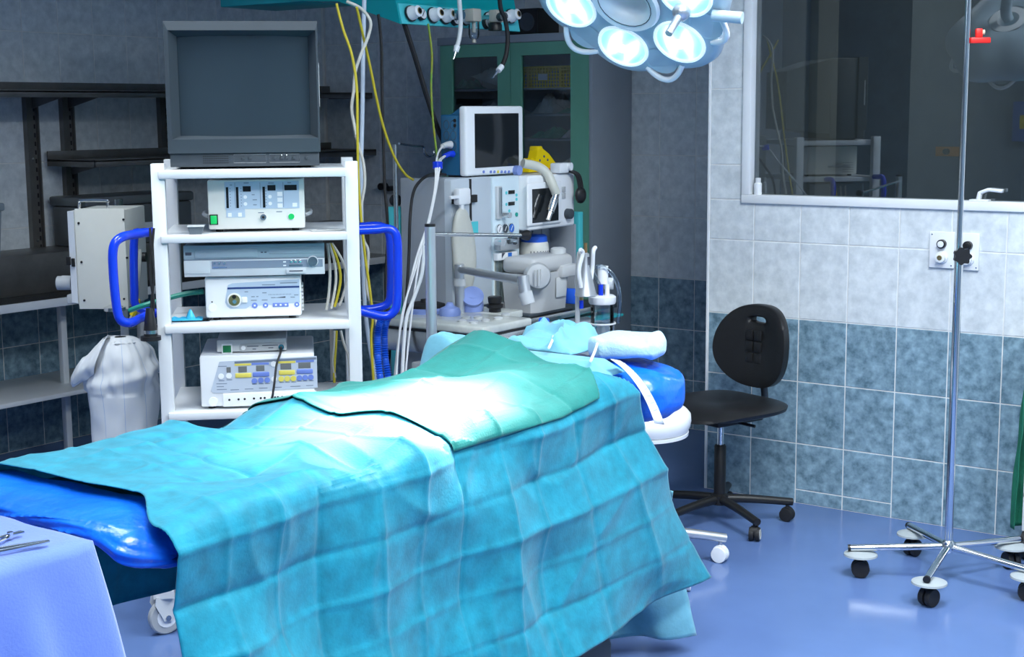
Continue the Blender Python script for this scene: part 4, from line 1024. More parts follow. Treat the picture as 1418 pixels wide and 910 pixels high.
shape(mh, 'body', BLACK, lambda b: b.lathe([(.010, .095), (.016, .06), (.020, .03), (.020, .012)], n=16)); shape(mh, 'ring', STEEL, lambda b: b.cyl((0, 0, .02), (0, 0, .03), .0205)); shape(mh, 'flange', BLACK, lambda b: b.cyl((0, 0, 0), (0, 0, .012), .030))

# ================================================================== GREEN DOOR CABINET
CX0, CX1, CY0, CY1, CZ = -4.722, -3.789, 5.879, 6.238, 1.932
t = thing('storage_cabinet', 'grey metal cabinet with two green glazed doors against the back wall', 'cabinet', ((CX0+CX1)/2, (CY0+CY1)/2, 0))
cxm, cym = (CX0+CX1)/2, (CY0+CY1)/2
def cb(nm, m, x0, x1, y0, y1, z0, z1, bev=.0, par=None): return shape(par or t, nm, m, lambda b: b.box(x0-cxm, x1-cxm, y0-cym, y1-cym, z0, z1, bev))
cb('side_panel', CABG, CX0, CX0+.02, CY0+.002, CY1, .06, CZ-.02, .002); cb('side_panel', CABG, CX1-.02, CX1, CY0+.002, CY1, .06, CZ-.02, .002)
cb('top_panel', CABG, CX0, CX1, CY0, CY1, CZ-.038, CZ, .002); cb('bottom_panel', CABG, CX0, CX1, CY0, CY1, .02, .08, .002)
cb('back_panel', CABG, CX0+.02, CX1-.02, CY1-.01, CY1, .08, CZ-.038)
for xx in (CX0+.05, CX1-.05): shape(t, 'foot', BLACKR, lambda b: b.box(xx-.03-cxm, xx+.03-cxm, -.15, .15, 0, .021))
dx_ = [(CX0+.022, -4.2635), (-4.2605, CX1-.020)]
gl = [(-4.628, -4.341), (-4.199, -3.909)]
cshelf = [1.674, 1.547, 1.428, 1.29, 1.10]
for z in cshelf: cb('shelf', CABG, CX0+.02, CX1-.02, CY0+.035, CY1-.01, z-.010, z, .001)
for i in (0, 1):
    (d0, d1_), (g0, g1) = dx_[i], gl[i]; zt, zb_, gz0, gz1 = CZ-.040, .085, .95, 1.831
    y0, y1 = CY0-.004, CY0+.018
    def f_door(b):
        b.box(d0-cxm, g0-cxm, y0-cym, y1-cym, zb_, zt); b.box(g1-cxm, d1_-cxm, y0-cym, y1-cym, zb_, zt)
        b.box(g0-cxm, g1-cxm, y0-cym, y1-cym, gz1, zt); b.box(g0-cxm, g1-cxm, y0-cym, y1-cym, zb_, gz0)
    dr = shape(t, 'door', GREEN, f_door, smooth=False)
    shape(dr, 'pane', GLASSC, lambda b: b.box(g0-.004-cxm, g1+.004-cxm, CY0+.010-cym, CY0+.0135-cym, gz0-.004, gz1+.004), smooth=False)
    hx = (d1_-.03) if i == 0 else d0+.03
    shape(dr, 'handle', CHROME, lambda b: b.tube([(hx-cxm, y0-cym, .98), (hx-cxm, y0-.025-cym, .99), (hx-cxm, y0-.025-cym, 1.07), (hx-cxm, y0-cym, 1.08)], .005, 8, 3))
# perforated yellow baskets
def basket(x0, x1, z, label):
    t2 = thing('yellow_basket', label, 'basket', ((x0+x1)/2, 6.02, z+.0026), 0, 'yellow baskets in the cabinet')
    wd = (x1-x0)/2; h = .098
    def f_front(b):
        nx, nz = max(3, int(2*wd/.0155)), 6
        px = 2*wd/nx; pz2 = h/nz
        for i in range(nx+1): b.box(-wd+i*px-.0026, -wd+i*px+.0026, -.075, -.071, .0, h)
        for j in range(nz+1): b.box(-wd, wd, -.0752, -.0708, j*pz2-.0022, j*pz2+.0022)
    shape(t2, 'front_lattice', YELL, f_front, smooth=False)
    for sg in (-1, 1): shape(t2, 'side', YELL, lambda b: b.box(sg*wd-.002, sg*wd+.002, -.072, .12, 0, h))
    shape(t2, 'rim', YELL, lambda b: (b.box(-wd-.003, wd+.003, -.078, -.068, h-.004, h+.004), b.box(-wd-.003, wd+.003, .114, .123, h-.004, h+.004)))
    shape(t2, 'bottom', YELL, lambda b: b.box(-wd, wd, -.072, .12, 0, .003))
    shape(t2, 'contents', mat('packets_grey', (.30, .31, .30), .6, var=.2, vscale=60), lambda b: b.box(-wd+.008, wd-.008, -.062, .11, .004, h*.72, .01))
    if wd > .06: shape(t2, 'label_card', WHITE, lambda b: b.box(-.032, .022, -.078, -.0755, .035, .065))
basket(-4.203, -4.02, 1.674, 'yellow perforated basket with a white card behind the right cabinet door'); basket(-4.012, -3.83, 1.674, 'yellow perforated basket at the right end of the cabinet shelf')
basket(-4.335, -4.212, 1.674, 'yellow perforated basket at the left end, mostly hidden by the door middle')
def packet(x0, x1, y0, y1, z, h, m, label, seed, tilt=0.0):
    def fn(a, b):
        e = min(a, 1-a, b, 1-b)
        return Vector(((a-.5)*(x1-x0), (b-.5)*(y1-y0), .004+h*min(1, e*4)*(.55+.6*noise.noise(Vector((a*4+seed, b*4, seed)))+.35*abs(noise.noise(Vector((a*9, b*9+seed, 1))))) + tilt*(1-a)))
    fb = lambda a, b: Vector(((a-.5)*(x1-x0), (b-.5)*(y1-y0), .001))
    t2 = thing('wrapped_packet', label, 'packet', ((x0+x1)/2, (y0+y1)/2, z), 0, 'packets in the cabinet')
    shape(t2, 'wrapper', m, lambda b: (b.grid(fn, 26, 18), b.grid(fb, 2, 2)), ang=35)
PKW = mat('packet_white', (.55, .58, .60), .5, var=.1, vscale=30); PKG = mat('packet_green', (.06, .34, .24), .5, var=.2, vscale=20)
packet(-4.56, -4.35, 5.94, 6.16, 1.674, .075, PKW, 'rumpled white packet behind the left cabinet door', 1.2, .06)
packet(-4.66, -4.57, 5.92, 6.1, 1.6745, .05, PKG, 'green wrapped packet at the left edge of the left cabinet door', 3.3)
packet(-4.60, -4.32, 5.94, 6.16, 1.547, .06, PKW, 'pale packet on the second shelf behind the left cabinet door', 2.4)
packet(-4.19, -4.05, 5.94, 6.16, 1.547, .11, PKW, 'crumpled white packet on the second shelf behind the right cabinet door', 5.2)
packet(-4.04, -3.88, 5.94, 6.16, 1.547, .045, PKG, 'flat green packet right of the crumpled white one', 7.3)
packet(-4.20, -4.02, 5.94, 6.16, 1.428, .055, PKG, 'flat green packet on the third shelf behind the right cabinet door', 9.2)
packet(-4.01, -3.86, 5.94, 6.16, 1.428, .075, PKW, 'white packet on the third shelf behind the right cabinet door', 4.6)
packet(-4.05, -3.86, 5.94, 6.16, 1.29, .07, PKW, 'white packet low behind the right cabinet door', 6.6)
t = thing('speaker_box', 'small black loudspeaker box on top of the grey cabinet', 'speaker', (-4.22, 6.0, CZ))
shape(t, 'cabinet', BLACK, lambda b: b.box(-.095, .095, -.08, .10, 0, .125, .004)); shape(t, 'grille', BLACKR, lambda b: b.box(-.085, .085, -.084, -.079, .01, .115))
shape(t, 'cone', DGREY, lambda b: b.lathe([(.045, 0), (.04, .003), (.012, -.004)], (.03, -.085, .06), (0, -1, 0), n=20))

# ================================================================== CEILING GAS PENDANT
PX = -3.50
pl = px_(554, 32, PX); pr = px_(716, 45, PX)
py0, py1 = pl.y, pr.y+.02; pzb = (pl.z+pr.z)/2
t = thing('gas_pendant', 'turquoise ceiling pendant with a row of round gas outlets', 'pendant', (PX-.2, (py0+py1)/2, pzb))
oy, oz = (py0+py1)/2, pzb
def PW(p): return Vector(p)-Vector((PX-.2, oy, oz))
sec = [(PX, pzb), (PX-.02, pzb+.085), (PX-.06, pzb+.30), (PX-.55, pzb+.30), (PX-.55, pzb+.11), (PX-.30, pzb+.095)]
shape(t, 'body', TEAL, lambda b: b.prism(sec, lambda p, q: PW((p, py0, q)), lambda p, q: PW((p, py1, q))), smooth=False)
shape(t, 'outlet_rail', TEALC, lambda b: b.prism([(PX+.004, pzb+.002), (PX-.012, pzb+.075), (PX-.02, pzb+.075), (PX-.004, pzb+.002)], lambda p, q: PW((p, py0+.005, q)), lambda p, q: PW((p, py1-.005, q))), smooth=False)
shape(t, 'side_arm', TEAL, lambda b: b.box(*[v_ for v_ in (-.75, -.30)], -.36, -.05, .105, .30, .004))
shape(t, 'drop_tube', TEAL, lambda b: b.cyl((-.1, 0, .28), (-.1, 0, CEIL-oz), .06))
for i, q in enumerate(((568, 19), (598.5, 21.5), (615, 23), (643, 25), (676, 27), (706, 23))):
    p = PW(px_(*q, PX+.002)); ou = shape(t, 'gas_outlet', WHITEP, lambda b: b.lathe([(.026, 0), (.026, .018), (.021, .024), (.021, .042), (.012, .046)], p, (1, 0, .2), n=22))
    shape(ou, 'bore', BLACK, lambda b: b.lathe([(.011, .0465), (.001, .0465)], p, (1, 0, .2), n=14)); shape(ou, 'brass_seat', mat('brass', (.5, .4, .2), .3, .9), lambda b: b.lathe([(.0105, .040), (.0125, .047), (.009, .048)], p, (1, 0, .2), n=14, cap=False))
    shape(ou, 'black_ring', BLACK, lambda b: b.lathe([(.030, .0), (.030, .006), (.026, .006)], p, (1, 0, .2), n=22))  # plain black ring round the outlet base
for q in ((581.5, 20.5), (628, 28), (672, 33)):
    p = PW(px_(*q, PX+.002)); ga = shape(t, 'pressure_gauge', BLACK, lambda b: b.lathe([(.022, 0), (.022, .014), (.018, .016)], p, (1, 0, .2), n=22))
    shape(ga, 'dial', WHITE, lambda b: b.lathe([(.0185, .0165), (.001, .0165)], p, (1, 0, .2), n=22, cap=False)); c = p+Vector((1, 0, .2)).normalized()*.018
    shape(ga, 'needle', BLACK, lambda b: b.cyl(c+Vector((0, -.006, -.010)), c+Vector((0, .006, .012)), .0012, n=5))
# regulator with a clear bowl, and the hoses plugged in
p = px_(656, 22, PX+.06); t = thing('flow_regulator', 'beige gas regulator with a clear bowl plugged into the pendant', 'regulator', p)
BEI = mat('regulator_beige', (.45, .42, .36), .45)
shape(t, 'body', BEI, lambda b: b.box(-.022, .022, -.030, .022, -.022, .026, .005)); shape(t, 'stem', STEEL, lambda b: b.cyl((-.06, 0, 0), (-.02, 0, 0), .012))
shape(t, 'bowl', CLEAR, lambda b: b.lathe([(.021, -.022), (.021, -.07), (.016, -.085), (.004, -.087)], n=18, cap=False)); shape(t, 'drain', BEI, lambda b: b.lathe([(.005, -.085), (.008, -.092), (.008, -.100), (.004, -.103)], n=12)); shape(t, 'filter', BEI, lambda b: b.cyl((0, 0, -.022), (0, 0, -.062), .008))
p = px_(687, 24, PX+.06); t = thing('suction_regulator', 'grey regulator with a dark knob at the right end of the pendant', 'regulator', p)
shape(t, 'body', BEI, lambda b: b.box(-.02, .02, -.022, .024, -.02, .028, .005)); shape(t, 'knob', DGREY, lambda b: b.tube([(.02, -.005, 0), (.06, -.03, 0)], .017, 12, 1)); shape(t, 'stem', STEEL, lambda b: b.cyl((-.06, 0, 0), (-.018, 0, 0), .011))
shape(t, 'coupling', WHITEP, lambda b: b.cyl((0, .024, .004), (0, .075, .006), .019)); shape(t, 'valve', BLACK, lambda b: b.lathe([(.022, -.02), (.027, -.03), (.027, -.05), (.020, -.052)], (-.002, -.004, 0), n=18))
p = px_(632, 21, PX+.05); t = thing('hose_coupler', 'dark blue hose coupler plugged into the middle of the pendant', 'coupler', p)
shape(t, 'body', mat('coupler_blue', (.05, .12, .18), .4), lambda b: b.cyl((-.05, -.005, 0), (.03, .004, .0), .016)); shape(t, 'nut', STEEL, lambda b: b.cyl((-.01, 0, 0), (.01, .001, 0), .019, n=6))
WHOSE = mat('white_hose', (.70, .72, .72), .4)
hx_ = PX+.10
o = thing('gas_hose', 'white gas hose hanging from the pendant with a white connector', 'hose', px_(634, 60, hx_))
def hl(*pts): return [px_(a, b2, hx_)-o.location for a, b2 in pts]

shape(o, 'tube', WHOSE, lambda b: b.tube(hl((634, -30), (636, 0), (638, 30), (636, 52), (633, 64)), .0085, 10)); c = hl((633, 64), (631, 72), (628, 82))
shape(o, 'connector', WHITEP, lambda b: b.cyl(c[0], c[1], .012, .010)); shape(o, 'nozzle', CHROME, lambda b: b.cyl(c[1], c[2], .006, .003))
hx_ = PX+.165
o = thing('gas_hose', 'black gas hose hanging from the right end of the pendant with a white collar', 'hose', px_(700, 80, hx_))
shape(o, 'tube', BLACKR, lambda b: b.tube(hl((690, -30), (693, 10), (699, 25), (703, 50), (701, 75), (695, 92)), .0085, 10)); c = hl((695, 92), (690, 98), (682, 108))
shape(o, 'collar', WHITEP, lambda b: b.cyl(c[0], c[1], .011)); shape(o, 'nozzle', CHROME, lambda b: b.cyl(c[1], c[2], .006, .003))
# loose cables hanging between pendant and cart
YG = mat('yellow_green_wire', (.62, .50, .03), .5); CRM = mat('cream_wire', (.62, .60, .54), .5); BLW = mat('pale_blue_tube', (.52, .60, .70), .4)
def cable(label, m, r_, pts, d, nm='hanging_cable', cat='cable', grp='cables hanging from the pendant'):
    P = [pd(a, b2, d if not isinstance(d, tuple) else d[0]+(d[1]-d[0])*i/(len(pts)-1)) for i, (a, b2) in enumerate(pts)]
    o = shape(None, nm, m, lambda b: b.tube(P, r_, 8)); return tag(o, label, cat, grp)
cable('pale blue straight supply tube running down beside the right post of the cart', BLW, .0075, [(505, -20), (503, 60), (502, 150), (500, 240), (501, 330), (505, 420), (512, 480), (520, 520), (528, 560), (535, 660), (540, 748)], 5.06, 'supply_tube', 'tube')
cable('cream cable winding down from the pendant beside the supply tube', CRM, .0055, [(480, 2), (500, 12), (513, 30), (510, 50), (500, 75), (492, 100), (490, 125), (487, 150), (491, 175), (496, 200), (503, 225), (505, 255), (500, 290), (503, 330), (510, 350), (508, 400), (520, 440), (526, 500), (530, 560)], 4.91)
cable('yellow cable falling from the pendant just left of the supply tube', YG, .0045, [(466, 5), (475, 40), (487, 75), (494, 120), (495, 180), (496, 240), (499, 290), (505, 350), (512, 400), (516, 440), (514, 470), (518, 540)], 4.875)
cable('yellow cable sagging from the pendant to the anaesthesia machine', YG, .0045, [(494, 10), (503, 50), (512, 90), (528, 165), (545, 215), (560, 240), (572, 249)], (4.85, 5.30))
cable('thin black cable dropping between supply tube and pendant', BLACKR, .0055, [(524, 20), (528, 60), (529, 120), (531, 200), (533, 260), (537, 320), (534, 400), (540, 470), (536, 540), (540, 640), (542, 730)], 5.30)
cable('thick black hose slanting from the pendant to the patient monitor', BLACKR, .0095, [(559, 30), (575, 80), (590, 130), (605, 175), (615, 200), (622, 225), (612, 240)], (5.35, 5.62))
cable('yellow and green earth wire falling beside the thick black hose', mat('earth_wire', (.50, .42, .03), .5, var=.3, vscale=14, col2=(.08, .32, .05)), .004, [(593, 33), (598, 75), (597, 120), (599, 160), (602, 190), (605, 215), (607, 240), (606, 246)], (5.30, 5.36))

# ================================================================== ANAESTHESIA MACHINE
MX = -3.29; MO = Vector((-3.45, 4.58, 0))
am = thing('anaesthesia_machine', 'grey and white anaesthesia machine between the cart and the green cabinet', 'anaesthesia machine', MO)
def mp(px, py, X=MX): return px_(px, py, X)-MO
ya, yb = mp(625, 300).y, mp(798, 300).y
ym = mp(718, 280).y; y2 = mp(681, 280).y
zt = mp(650, 246.5).z
xfr, xbk = MX-MO.x, -3.53-MO.x
PALE = mat('pale_blue_grey_panel', (.50, .56, .62), .4, var=.03); PALER = mat('ice_panel', (.62, .74, .80), .4, var=.02)
SIDEG = mat('machine_side_grey', (.30, .33, .37), .5, var=.05)
shape(am, 'side_panel', SIDEG, lambda b: b.box(xbk, xfr-.03, ya, ya+.02, .12, zt, .004))
shape(am, 'back_panel', SIDEG, lambda b: b.box(xbk, xbk+.02, ya+.02, yb, .12, zt-.03, .003))
shape(am, 'left_column', PALE, lambda b: b.box(xfr-.16, xfr, ya+.001, y2, .84, zt, .008))
shape(am, 'column_slot', BLACK, lambda b: b.box(xfr-.002, xfr+.001, mp(650, 280).y, mp(653, 280).y, mp(651, 306).z, zt-.004))
shape(am, 'instrument_column', PALER, lambda b: b.box(xfr-.15, xfr+.004, y2+.001, ym, .80, zt-.002, .005))
zvb = mp(726, 318.5).z
VX = MX+.045
shape(am, 'ventilator_box', WHITEP, lambda b: b.box(xfr-.22, VX-MO.x, ym+.001, mp(796, 280, VX).y, zvb, zt-.004, .010, 3))
bz = [mp(727, 256, VX), mp(786, 318, VX)]
shape(am, 'screen_bezel', WHITEP, lambda b: b.box(VX-MO.x, VX-MO.x+.010, mp(728, 280, VX).y, mp(775, 280, VX).y, mp(728, 314, VX).z, mp(728, 254, VX).z, .006, 3))
shape(am, 'screen', SCREEN, lambda b: b.box(VX-MO.x+.010, VX-MO.x+.012, mp(734, 280, VX).y, mp(770, 280, VX).y, mp(734, 309, VX).z, mp(734, 262, VX).z))
p = mp(785, 296, VX); shape(am, 'control_knob', DGREY, lambda b: b.lathe([(.021, 0), (.020, .022), (.015, .025)], p, (1, 0, 0), n=22))
for q in (262, 271): 
    p = mp(780, q, VX); shape(am, 'side_key', GREYP, lambda b: b.box(p.x, p.x+.004, p.y-.012, p.y+.012, p.z-.012, p.z+.010, .001))
# flow tube, displays, keys, three gauges on the instrument column
IX = MX+.004
p = mp(689, 281, IX); fm = shape(am, 'flow_block', LGREY, lambda b: b.box(p.x, p.x+.012, p.y-.016, p.y+.014, mp(689, 303, IX).z, mp(689, 258, IX).z, .002))
shape(fm, 'flow_tube', CLEAR, lambda b: b.cyl((p.x+.014, p.y, mp(689, 299, IX).z), (p.x+.014, p.y, mp(689, 260, IX).z), .007, n=12)); shape(fm, 'scale', PRINT, lambda b: b.box(p.x+.012, p.x+.013, p.y+.007, p.y+.011, mp(689, 296, IX).z, mp(689, 262, IX).z))
pk = mp(695, 297, IX); shape(fm, 'needle_knob', CHROME, lambda b: b.cyl((pk.x, pk.y, pk.z), (pk.x+.04, pk.y, pk.z-.002), .011))
for q in (266, 282): 
    p = mp(708, q, IX); shape(am, 'display', LCD, lambda b: b.box(p.x, p.x+.002, p.y-.020, p.y+.020, p.z-.007, p.z+.007))
for q in ((701, 267), (701, 283), (715, 270), (715, 276), (705, 292), (705, 297)):
    p = mp(*q, IX); shape(am, 'key_light', TEALC, lambda b: b.cyl((p.x, p.y, p.z), (p.x+.002, p.y, p.z), .006, n=12))
p = mp(715, 297, IX); shape(am, 'green_key', mat('key_green', (.0, .30, .24), .4), lambda b: b.cyl((p.x, p.y, p.z), (p.x+.003, p.y, p.z), .008, n=14))
for q, m in ((689.5, WHITEP), (697.5, DGREY), (706, mat('gauge_blue', (.03, .14, .55), .4))):
    p = mp(q, 317.5-(q-689)*.1, IX); g = shape(am, 'pressure_gauge', CHROME, lambda b: b.lathe([(.019, 0), (.019, .008), (.016, .009)], p, (1, 0, 0), n=20)); shape(g, 'dial', m, lambda b: b.lathe([(.016, .0095), (.001, .0095)], p, (1, 0, 0), n=20, cap=False))
    shape(g, 'needle', WHITE if m is not WHITEP else PRINT, lambda b: b.cyl((p.x+.0105, p.y-.006, p.z-.008), (p.x+.0105, p.y+.005, p.z+.009), .0014, n=5))
# gas mixer knobs and flow tubes below
p0, p1 = mp(682, 331, IX), mp(711, 346, IX)
shape(am, 'mixer_block', ALU, lambda b: b.box(IX-MO.x, IX-MO.x+.03, mp(684, 338, IX).y, mp(711, 338, IX).y, mp(697, 346, IX).z, mp(697, 329, IX).z, .006))
for q in (688, 705): 
    p = mp(q, 335-(q-688)*.12, IX+.03); shape(am, 'mixer_knob', CLEAR if q > 700 else CHROME, lambda b: b.cyl((p.x, p.y, p.z), (p.x+.03, p.y, p.z), .015))
shape(am, 'flow_header', WHITEP, lambda b: b.box(IX-MO.x, IX-MO.x+.020, mp(683, 354, IX).y, mp(711, 354, IX).y, mp(697, 359, IX).z, mp(697, 349, IX).z, .002))
p = mp(706, 353.5, IX+.02); shape(am, 'blue_tag', mat('tag_blue', (.02, .16, .62), .4), lambda b: b.box(p.x, p.x+.001, p.y-.012, p.y+.012, p.z-.010, p.z+.010))
p = mp(697, 354, IX+.02); shape(am, 'black_tag', PRINT, lambda b: b.prism([(-.010, .010), (.012, .010), (-.004, -.004), (-.010, -.010)], lambda a, c: (p.x+.001, p.y+a, p.z+c), lambda a, c: (p.x, p.y+a, p.z+c)))
for i in range(5):
    q = 686.5+5*i; y_ = mp(q, 390, IX).y
    ft = shape(am, 'flow_meter_tube', CLEAR, lambda b: b.cyl((IX-MO.x+.010, y_, mp(697, 417, IX).z), (IX-MO.x+.010, y_, mp(697, 359, IX).z), .009, n=12))
    shape(ft, 'scale', mat('scale_cream', (.68, .68, .60), .5), lambda b: b.box(IX-MO.x, IX-MO.x+.002, y_-.009, y_+.009, mp(697, 417, IX).z, mp(697, 359, IX).z)); 
    shape(ft, 'ticks', PRINT, lambda b: [b.box(IX-MO.x+.002, IX-MO.x+.0025, y_+.002, y_+.009, zz_-.0006, zz_+.0006) for zz_ in [mp(697, 359, IX).z-.006*k-.006 for k in range(24)]])
shape(am, 'flow_footer', WHITEP, lambda b: b.box(IX-MO.x, IX-MO.x+.020, mp(683, 420, IX).y, mp(711, 420, IX).y, mp(697, 427, IX).z, mp(697, 417, IX).z, .002))
# slatted back wall under the ventilator, worktop, base
for i in range(6):
    y0 = ym+.012+(yb-ym-.02)*i/6; shape(am, 'back_slat', SIDEG, lambda b: b.box(xfr-.135, xfr-.12, y0, y0+(yb-ym-.02)/6-.006, .82, zvb, .002))
shape(am, 'right_panel', SIDEG, lambda b: b.box(xbk, xfr+.0, yb-.012, yb, .12, zvb-.001, .003))
wz = .80
shape(am, 'worktop', BLACK, lambda b: b.box(xbk+.02, .36, y2-.12, yb-.014, wz-.02, wz, .004)); shape(am, 'worktop_edge', STEEL, lambda b: b.box(.36, .366, y2-.12, yb-.014, wz-.022, wz+.001, .001))
shape(am, 'drawer_unit', PALE, lambda b: b.box(xbk+.02, .34, ya+.022, yb-.02, .14, wz-.055, .006))
shape(am, 'drawer_top', mat('teal_top', (.02, .33, .36), .4), lambda b: b.box(.0, .40, y2-.11, yb-.02, wz-.055, wz-.045, .002))
bz0, bz1 = mp(707, 466, -3.0), mp(816, 449, -3.0)
bu = shape(am, 'bumper', ALU, lambda b: b.cyl(bz0, bz1, .031, n=24))
for a_, c_ in ((bz0, bz0+(bz1-bz0)*.03), (bz1-(bz1-bz0)*.03, bz1)): shape(bu, 'bumper_cap', TEALC, lambda b: b.cyl(a_-(bz1-bz0)*.004, c_+(bz1-bz0)*.004, .0325, n=24))
for sx in (-.02, .28):
    for yy in (ya+.06, yb-.08):
        cs = shape(am, 'caster', BLACKR, lambda b: b.cyl((sx-.015, yy, .05), (sx+.015, yy, .05), .05)); shape(cs, 'fork', GREYP, lambda b: b.box(sx-.022, sx+.022, yy-.02, yy+.02, .08, .142, .004))
shape(am, 'corner_tube', STEEL, lambda b: b.cyl((xbk-.012, ya-.012, .05), (xbk-.012, ya-.012, mp(553, 200, -3.542).z), .009))
hk = [px_(553, 199, -3.55), px_(575, 202, -3.55), px_(586, 203, -3.55), px_(588, 212, -3.55), px_(594, 217, -3.55), px_(600, 214, -3.55), px_(601, 209, -3.55)]
shape(am, 'hook_rod', STEEL, lambda b: b.tube([h-MO for h in hk], .0045, 8, 4))
for q0, q1, X_ in ((548, 286, -3.56), (800, 293, -3.36)):
    p = px_(q0, q1, X_)-MO; shape(am, 'turquoise_post', TEALC, lambda b: b.box(p.x-.02, p.x+.02, p.y-.022, p.y+.012, .10, p.z, .004))
p = px_(548, 282, -3.56)-MO; shape(am, 'post_knob', BLACK, lambda b: b.sphere((p.x, p.y, p.z+.012), .024))
# top clamp with white hook holding the breathing bag
p = mp(646, 274); shape(am, 'clamp_bar', BLACK, lambda b: b.box(p.x, p.x+.015, mp(625, 271).y, mp(657, 274).y, p.z-.018, p.z+.010, .002))
p = mp(637, 272, MX+.02); shape(am, 'bag_hook', WHITEP, lambda b: (b.box(p.x-.005, p.x+.025, p.y-.035, p.y+.035, p.z-.03, p.z+.03, .008), b.box(p.x+.01, p.x+.022, p.y-.08, p.y-.03, p.z-.006, p.z+.006, .003)))
p = mp(649, 273.5, MX+.016); shape(am, 'clamp_screw', CHROME, lambda b: b.cyl((p.x-.004, p.y, p.z), (p.x+.004, p.y, p.z), .008, n=10))
p = mp(657, 315); shape(am, 'cyan_sticker', TEALC, lambda b: b.box(p.x, p.x+.001, p.y-.018, p.y+.022, p.z-.028, p.z+.022))
# breathing bag, translucent cream
BAGM = mat('latex_bag', (.60, .60, .54), .35, var=.06, vscale=12, trans=.0, alpha=.86)
bt, bb = px_(639, 288, MX+.032), px_(646, 407, MX+.032)
bo = thing('breathing_bag', 'limp translucent cream breathing bag hanging on the anaesthesia machine', 'breathing bag', bt)
def bbag(a, b):
    th = 2*PI*b; c = (bb-bt)*a; prof_ = max(.012, .062*math.sin(PI*min(1, a*.92+.04))**.55)
    if a < .06: prof_ = .012+a*.4
    return c+Vector((prof_*.42*math.cos(th), prof_*1.05*math.sin(th), 0))*(1+.10*noise.noise(Vector((a*3, math.cos(th), math.sin(th)))))
shape(bo, 'bladder', BAGM, lambda b: b.grid(bbag, 30, 24), ang=80); shape(bo, 'neck', WHITEP, lambda b: b.cyl((0, 0, .03), (0, 0, -.012), .012, .008))
# patient monitor on the top left
mz0 = zt+.0005
PM = Fr((MX-.02, mp(646, 240, MX-.02).y+MO.y, mz0), PI/2)      # front looks to +x
mL, mR = px_(646, 240, MX-.02).y, px_(725.5, 240, MX-.02).y; mh = px_(646, 147, MX-.02).z-mz0; mw = mR-mL
pm = thing('patient_monitor', 'white and blue patient monitor with a dark screen on top of the anaesthesia machine', 'monitor', (MX-.02, mL, mz0), PI/2)
shape(pm, 'front_frame', WHITEP, lambda b: b.box(0, mw, 0, .035, .004, mh, .010, 3))
shape(pm, 'rear_shell', NAVY, lambda b: b.box(.006, mw-.006, .035, .125, .006, mh-.03, .006)); shape(pm, 'rear_cowl', NAVY, lambda b: b.prism([(.035, mh-.008), (.075, mh-.03), (.035, mh-.03)], lambda p, q: (.006, p, q), lambda p, q: (mw-.006, p, q)))
def mX(px): return px_(px, 200, MX-.02).y-mL
def mZ(py, px=690): return px_(px, py, MX-.02).z-mz0
shape(pm, 'screen', SCREEN, lambda b: b.box(mX(657.5), mX(718), -.002, .001, mZ(231), mZ(157), .001))
for q in (669, 679, 684, 694, 699, 704): disc(pm, 'key', BTNB, mX(q), mZ(238.0, q), .0055, 0, .003, 12)
disc(pm, 'alarm_key', BTNY, mX(689), mZ(238, 689), .006, 0, .003, 12); disc(pm, 'rotary_knob', PERI, mX(713.5), mZ(236, 713), .019, 0, .02, 18)
shape(pm, 'socket_plate', mat('socket_plate_blue', (.03, .13, .24), .45), lambda b: b.box(.003, .0065, .045, .115, mh*.35, mh*.86, .001))
for k in range(6): shape(pm, 'socket_ring', DGREY, lambda b: b.tube([(.003, .062+.032*(k % 2)+.013*math.cos(j*PI/5), mh*(.44+.15*(k//2))+.017*math.sin(j*PI/5)) for j in range(10)], .0012, 5, 1, closed=True))
for k in range(2): shape(pm, 'jack', BLACK, lambda b: b.cyl((.002, .054, mh*(.73+.07*k)), (.005, .054, mh*(.73+.07*k)), .007, n=12))
for fx in (.03, mw-.03): shape(pm, 'foot', BLACKR, lambda b: b.box(fx-.012, fx+.012, .01, .10, .0002, .006))
# sensor leads from the monitor's side
sp = Vector((MX-.02-.07, mL-.004, mz0+mh*.46)); sp2 = Vector((MX-.02-.06, mL-.004, mz0+mh*.33))
ld_ = thing('sensor_leads', 'bundle of white sensor leads with a blue plug and blue tie from the monitor', 'cable', sp2)
def LW(*pts): return [Vector(p)-sp2 for p in pts]
shape(ld_, 'grey_plug', LGREY, lambda b: b.tube(LW(sp, sp+Vector((0, -.02, 0)), sp+Vector((.01, -.06, -.004))), lambda u_: .015-.006*u_, 12, 3)); shape(ld_, 'blue_plug', BLUEP, lambda b: b.tube(LW(sp2, sp2+Vector((.0, -.02, 0)), sp2+Vector((.005, -.055, -.006))), lambda u_: .013-.004*u_, 12, 3))
tie = pd(606, 229, 5.12)
WL = mat('white_lead', (.74, .75, .76), .4)
for k, (s0, dx, e) in enumerate(((sp+Vector((.01, -.06, -.004)), -.006, (552, 470)), (sp2+Vector((.005, -.055, -.006)), 0, (556, 440)), (sp2+Vector((.005, -.05, -.006)), .008, (566, 470)))):
    q = tie+Rc*dx; shape(ld_, 'lead', WL, lambda b: b.tube(LW(s0, s0+(q-s0)*.35+Vector((0, -.012, .0)), q, pd(602+k, 262, 5.05), pd(592+k, 310, 4.95), pd(573+k*3, 370, 4.85), pd(*e, 4.78), pd(e[0]-8, e[1]+90, 4.75)), .0036, 8))
shape(ld_, 'tie', BLUEP, lambda b: b.cyl(tie-sp2-Uc*.012, tie-sp2+Uc*.012, .018, n=14))
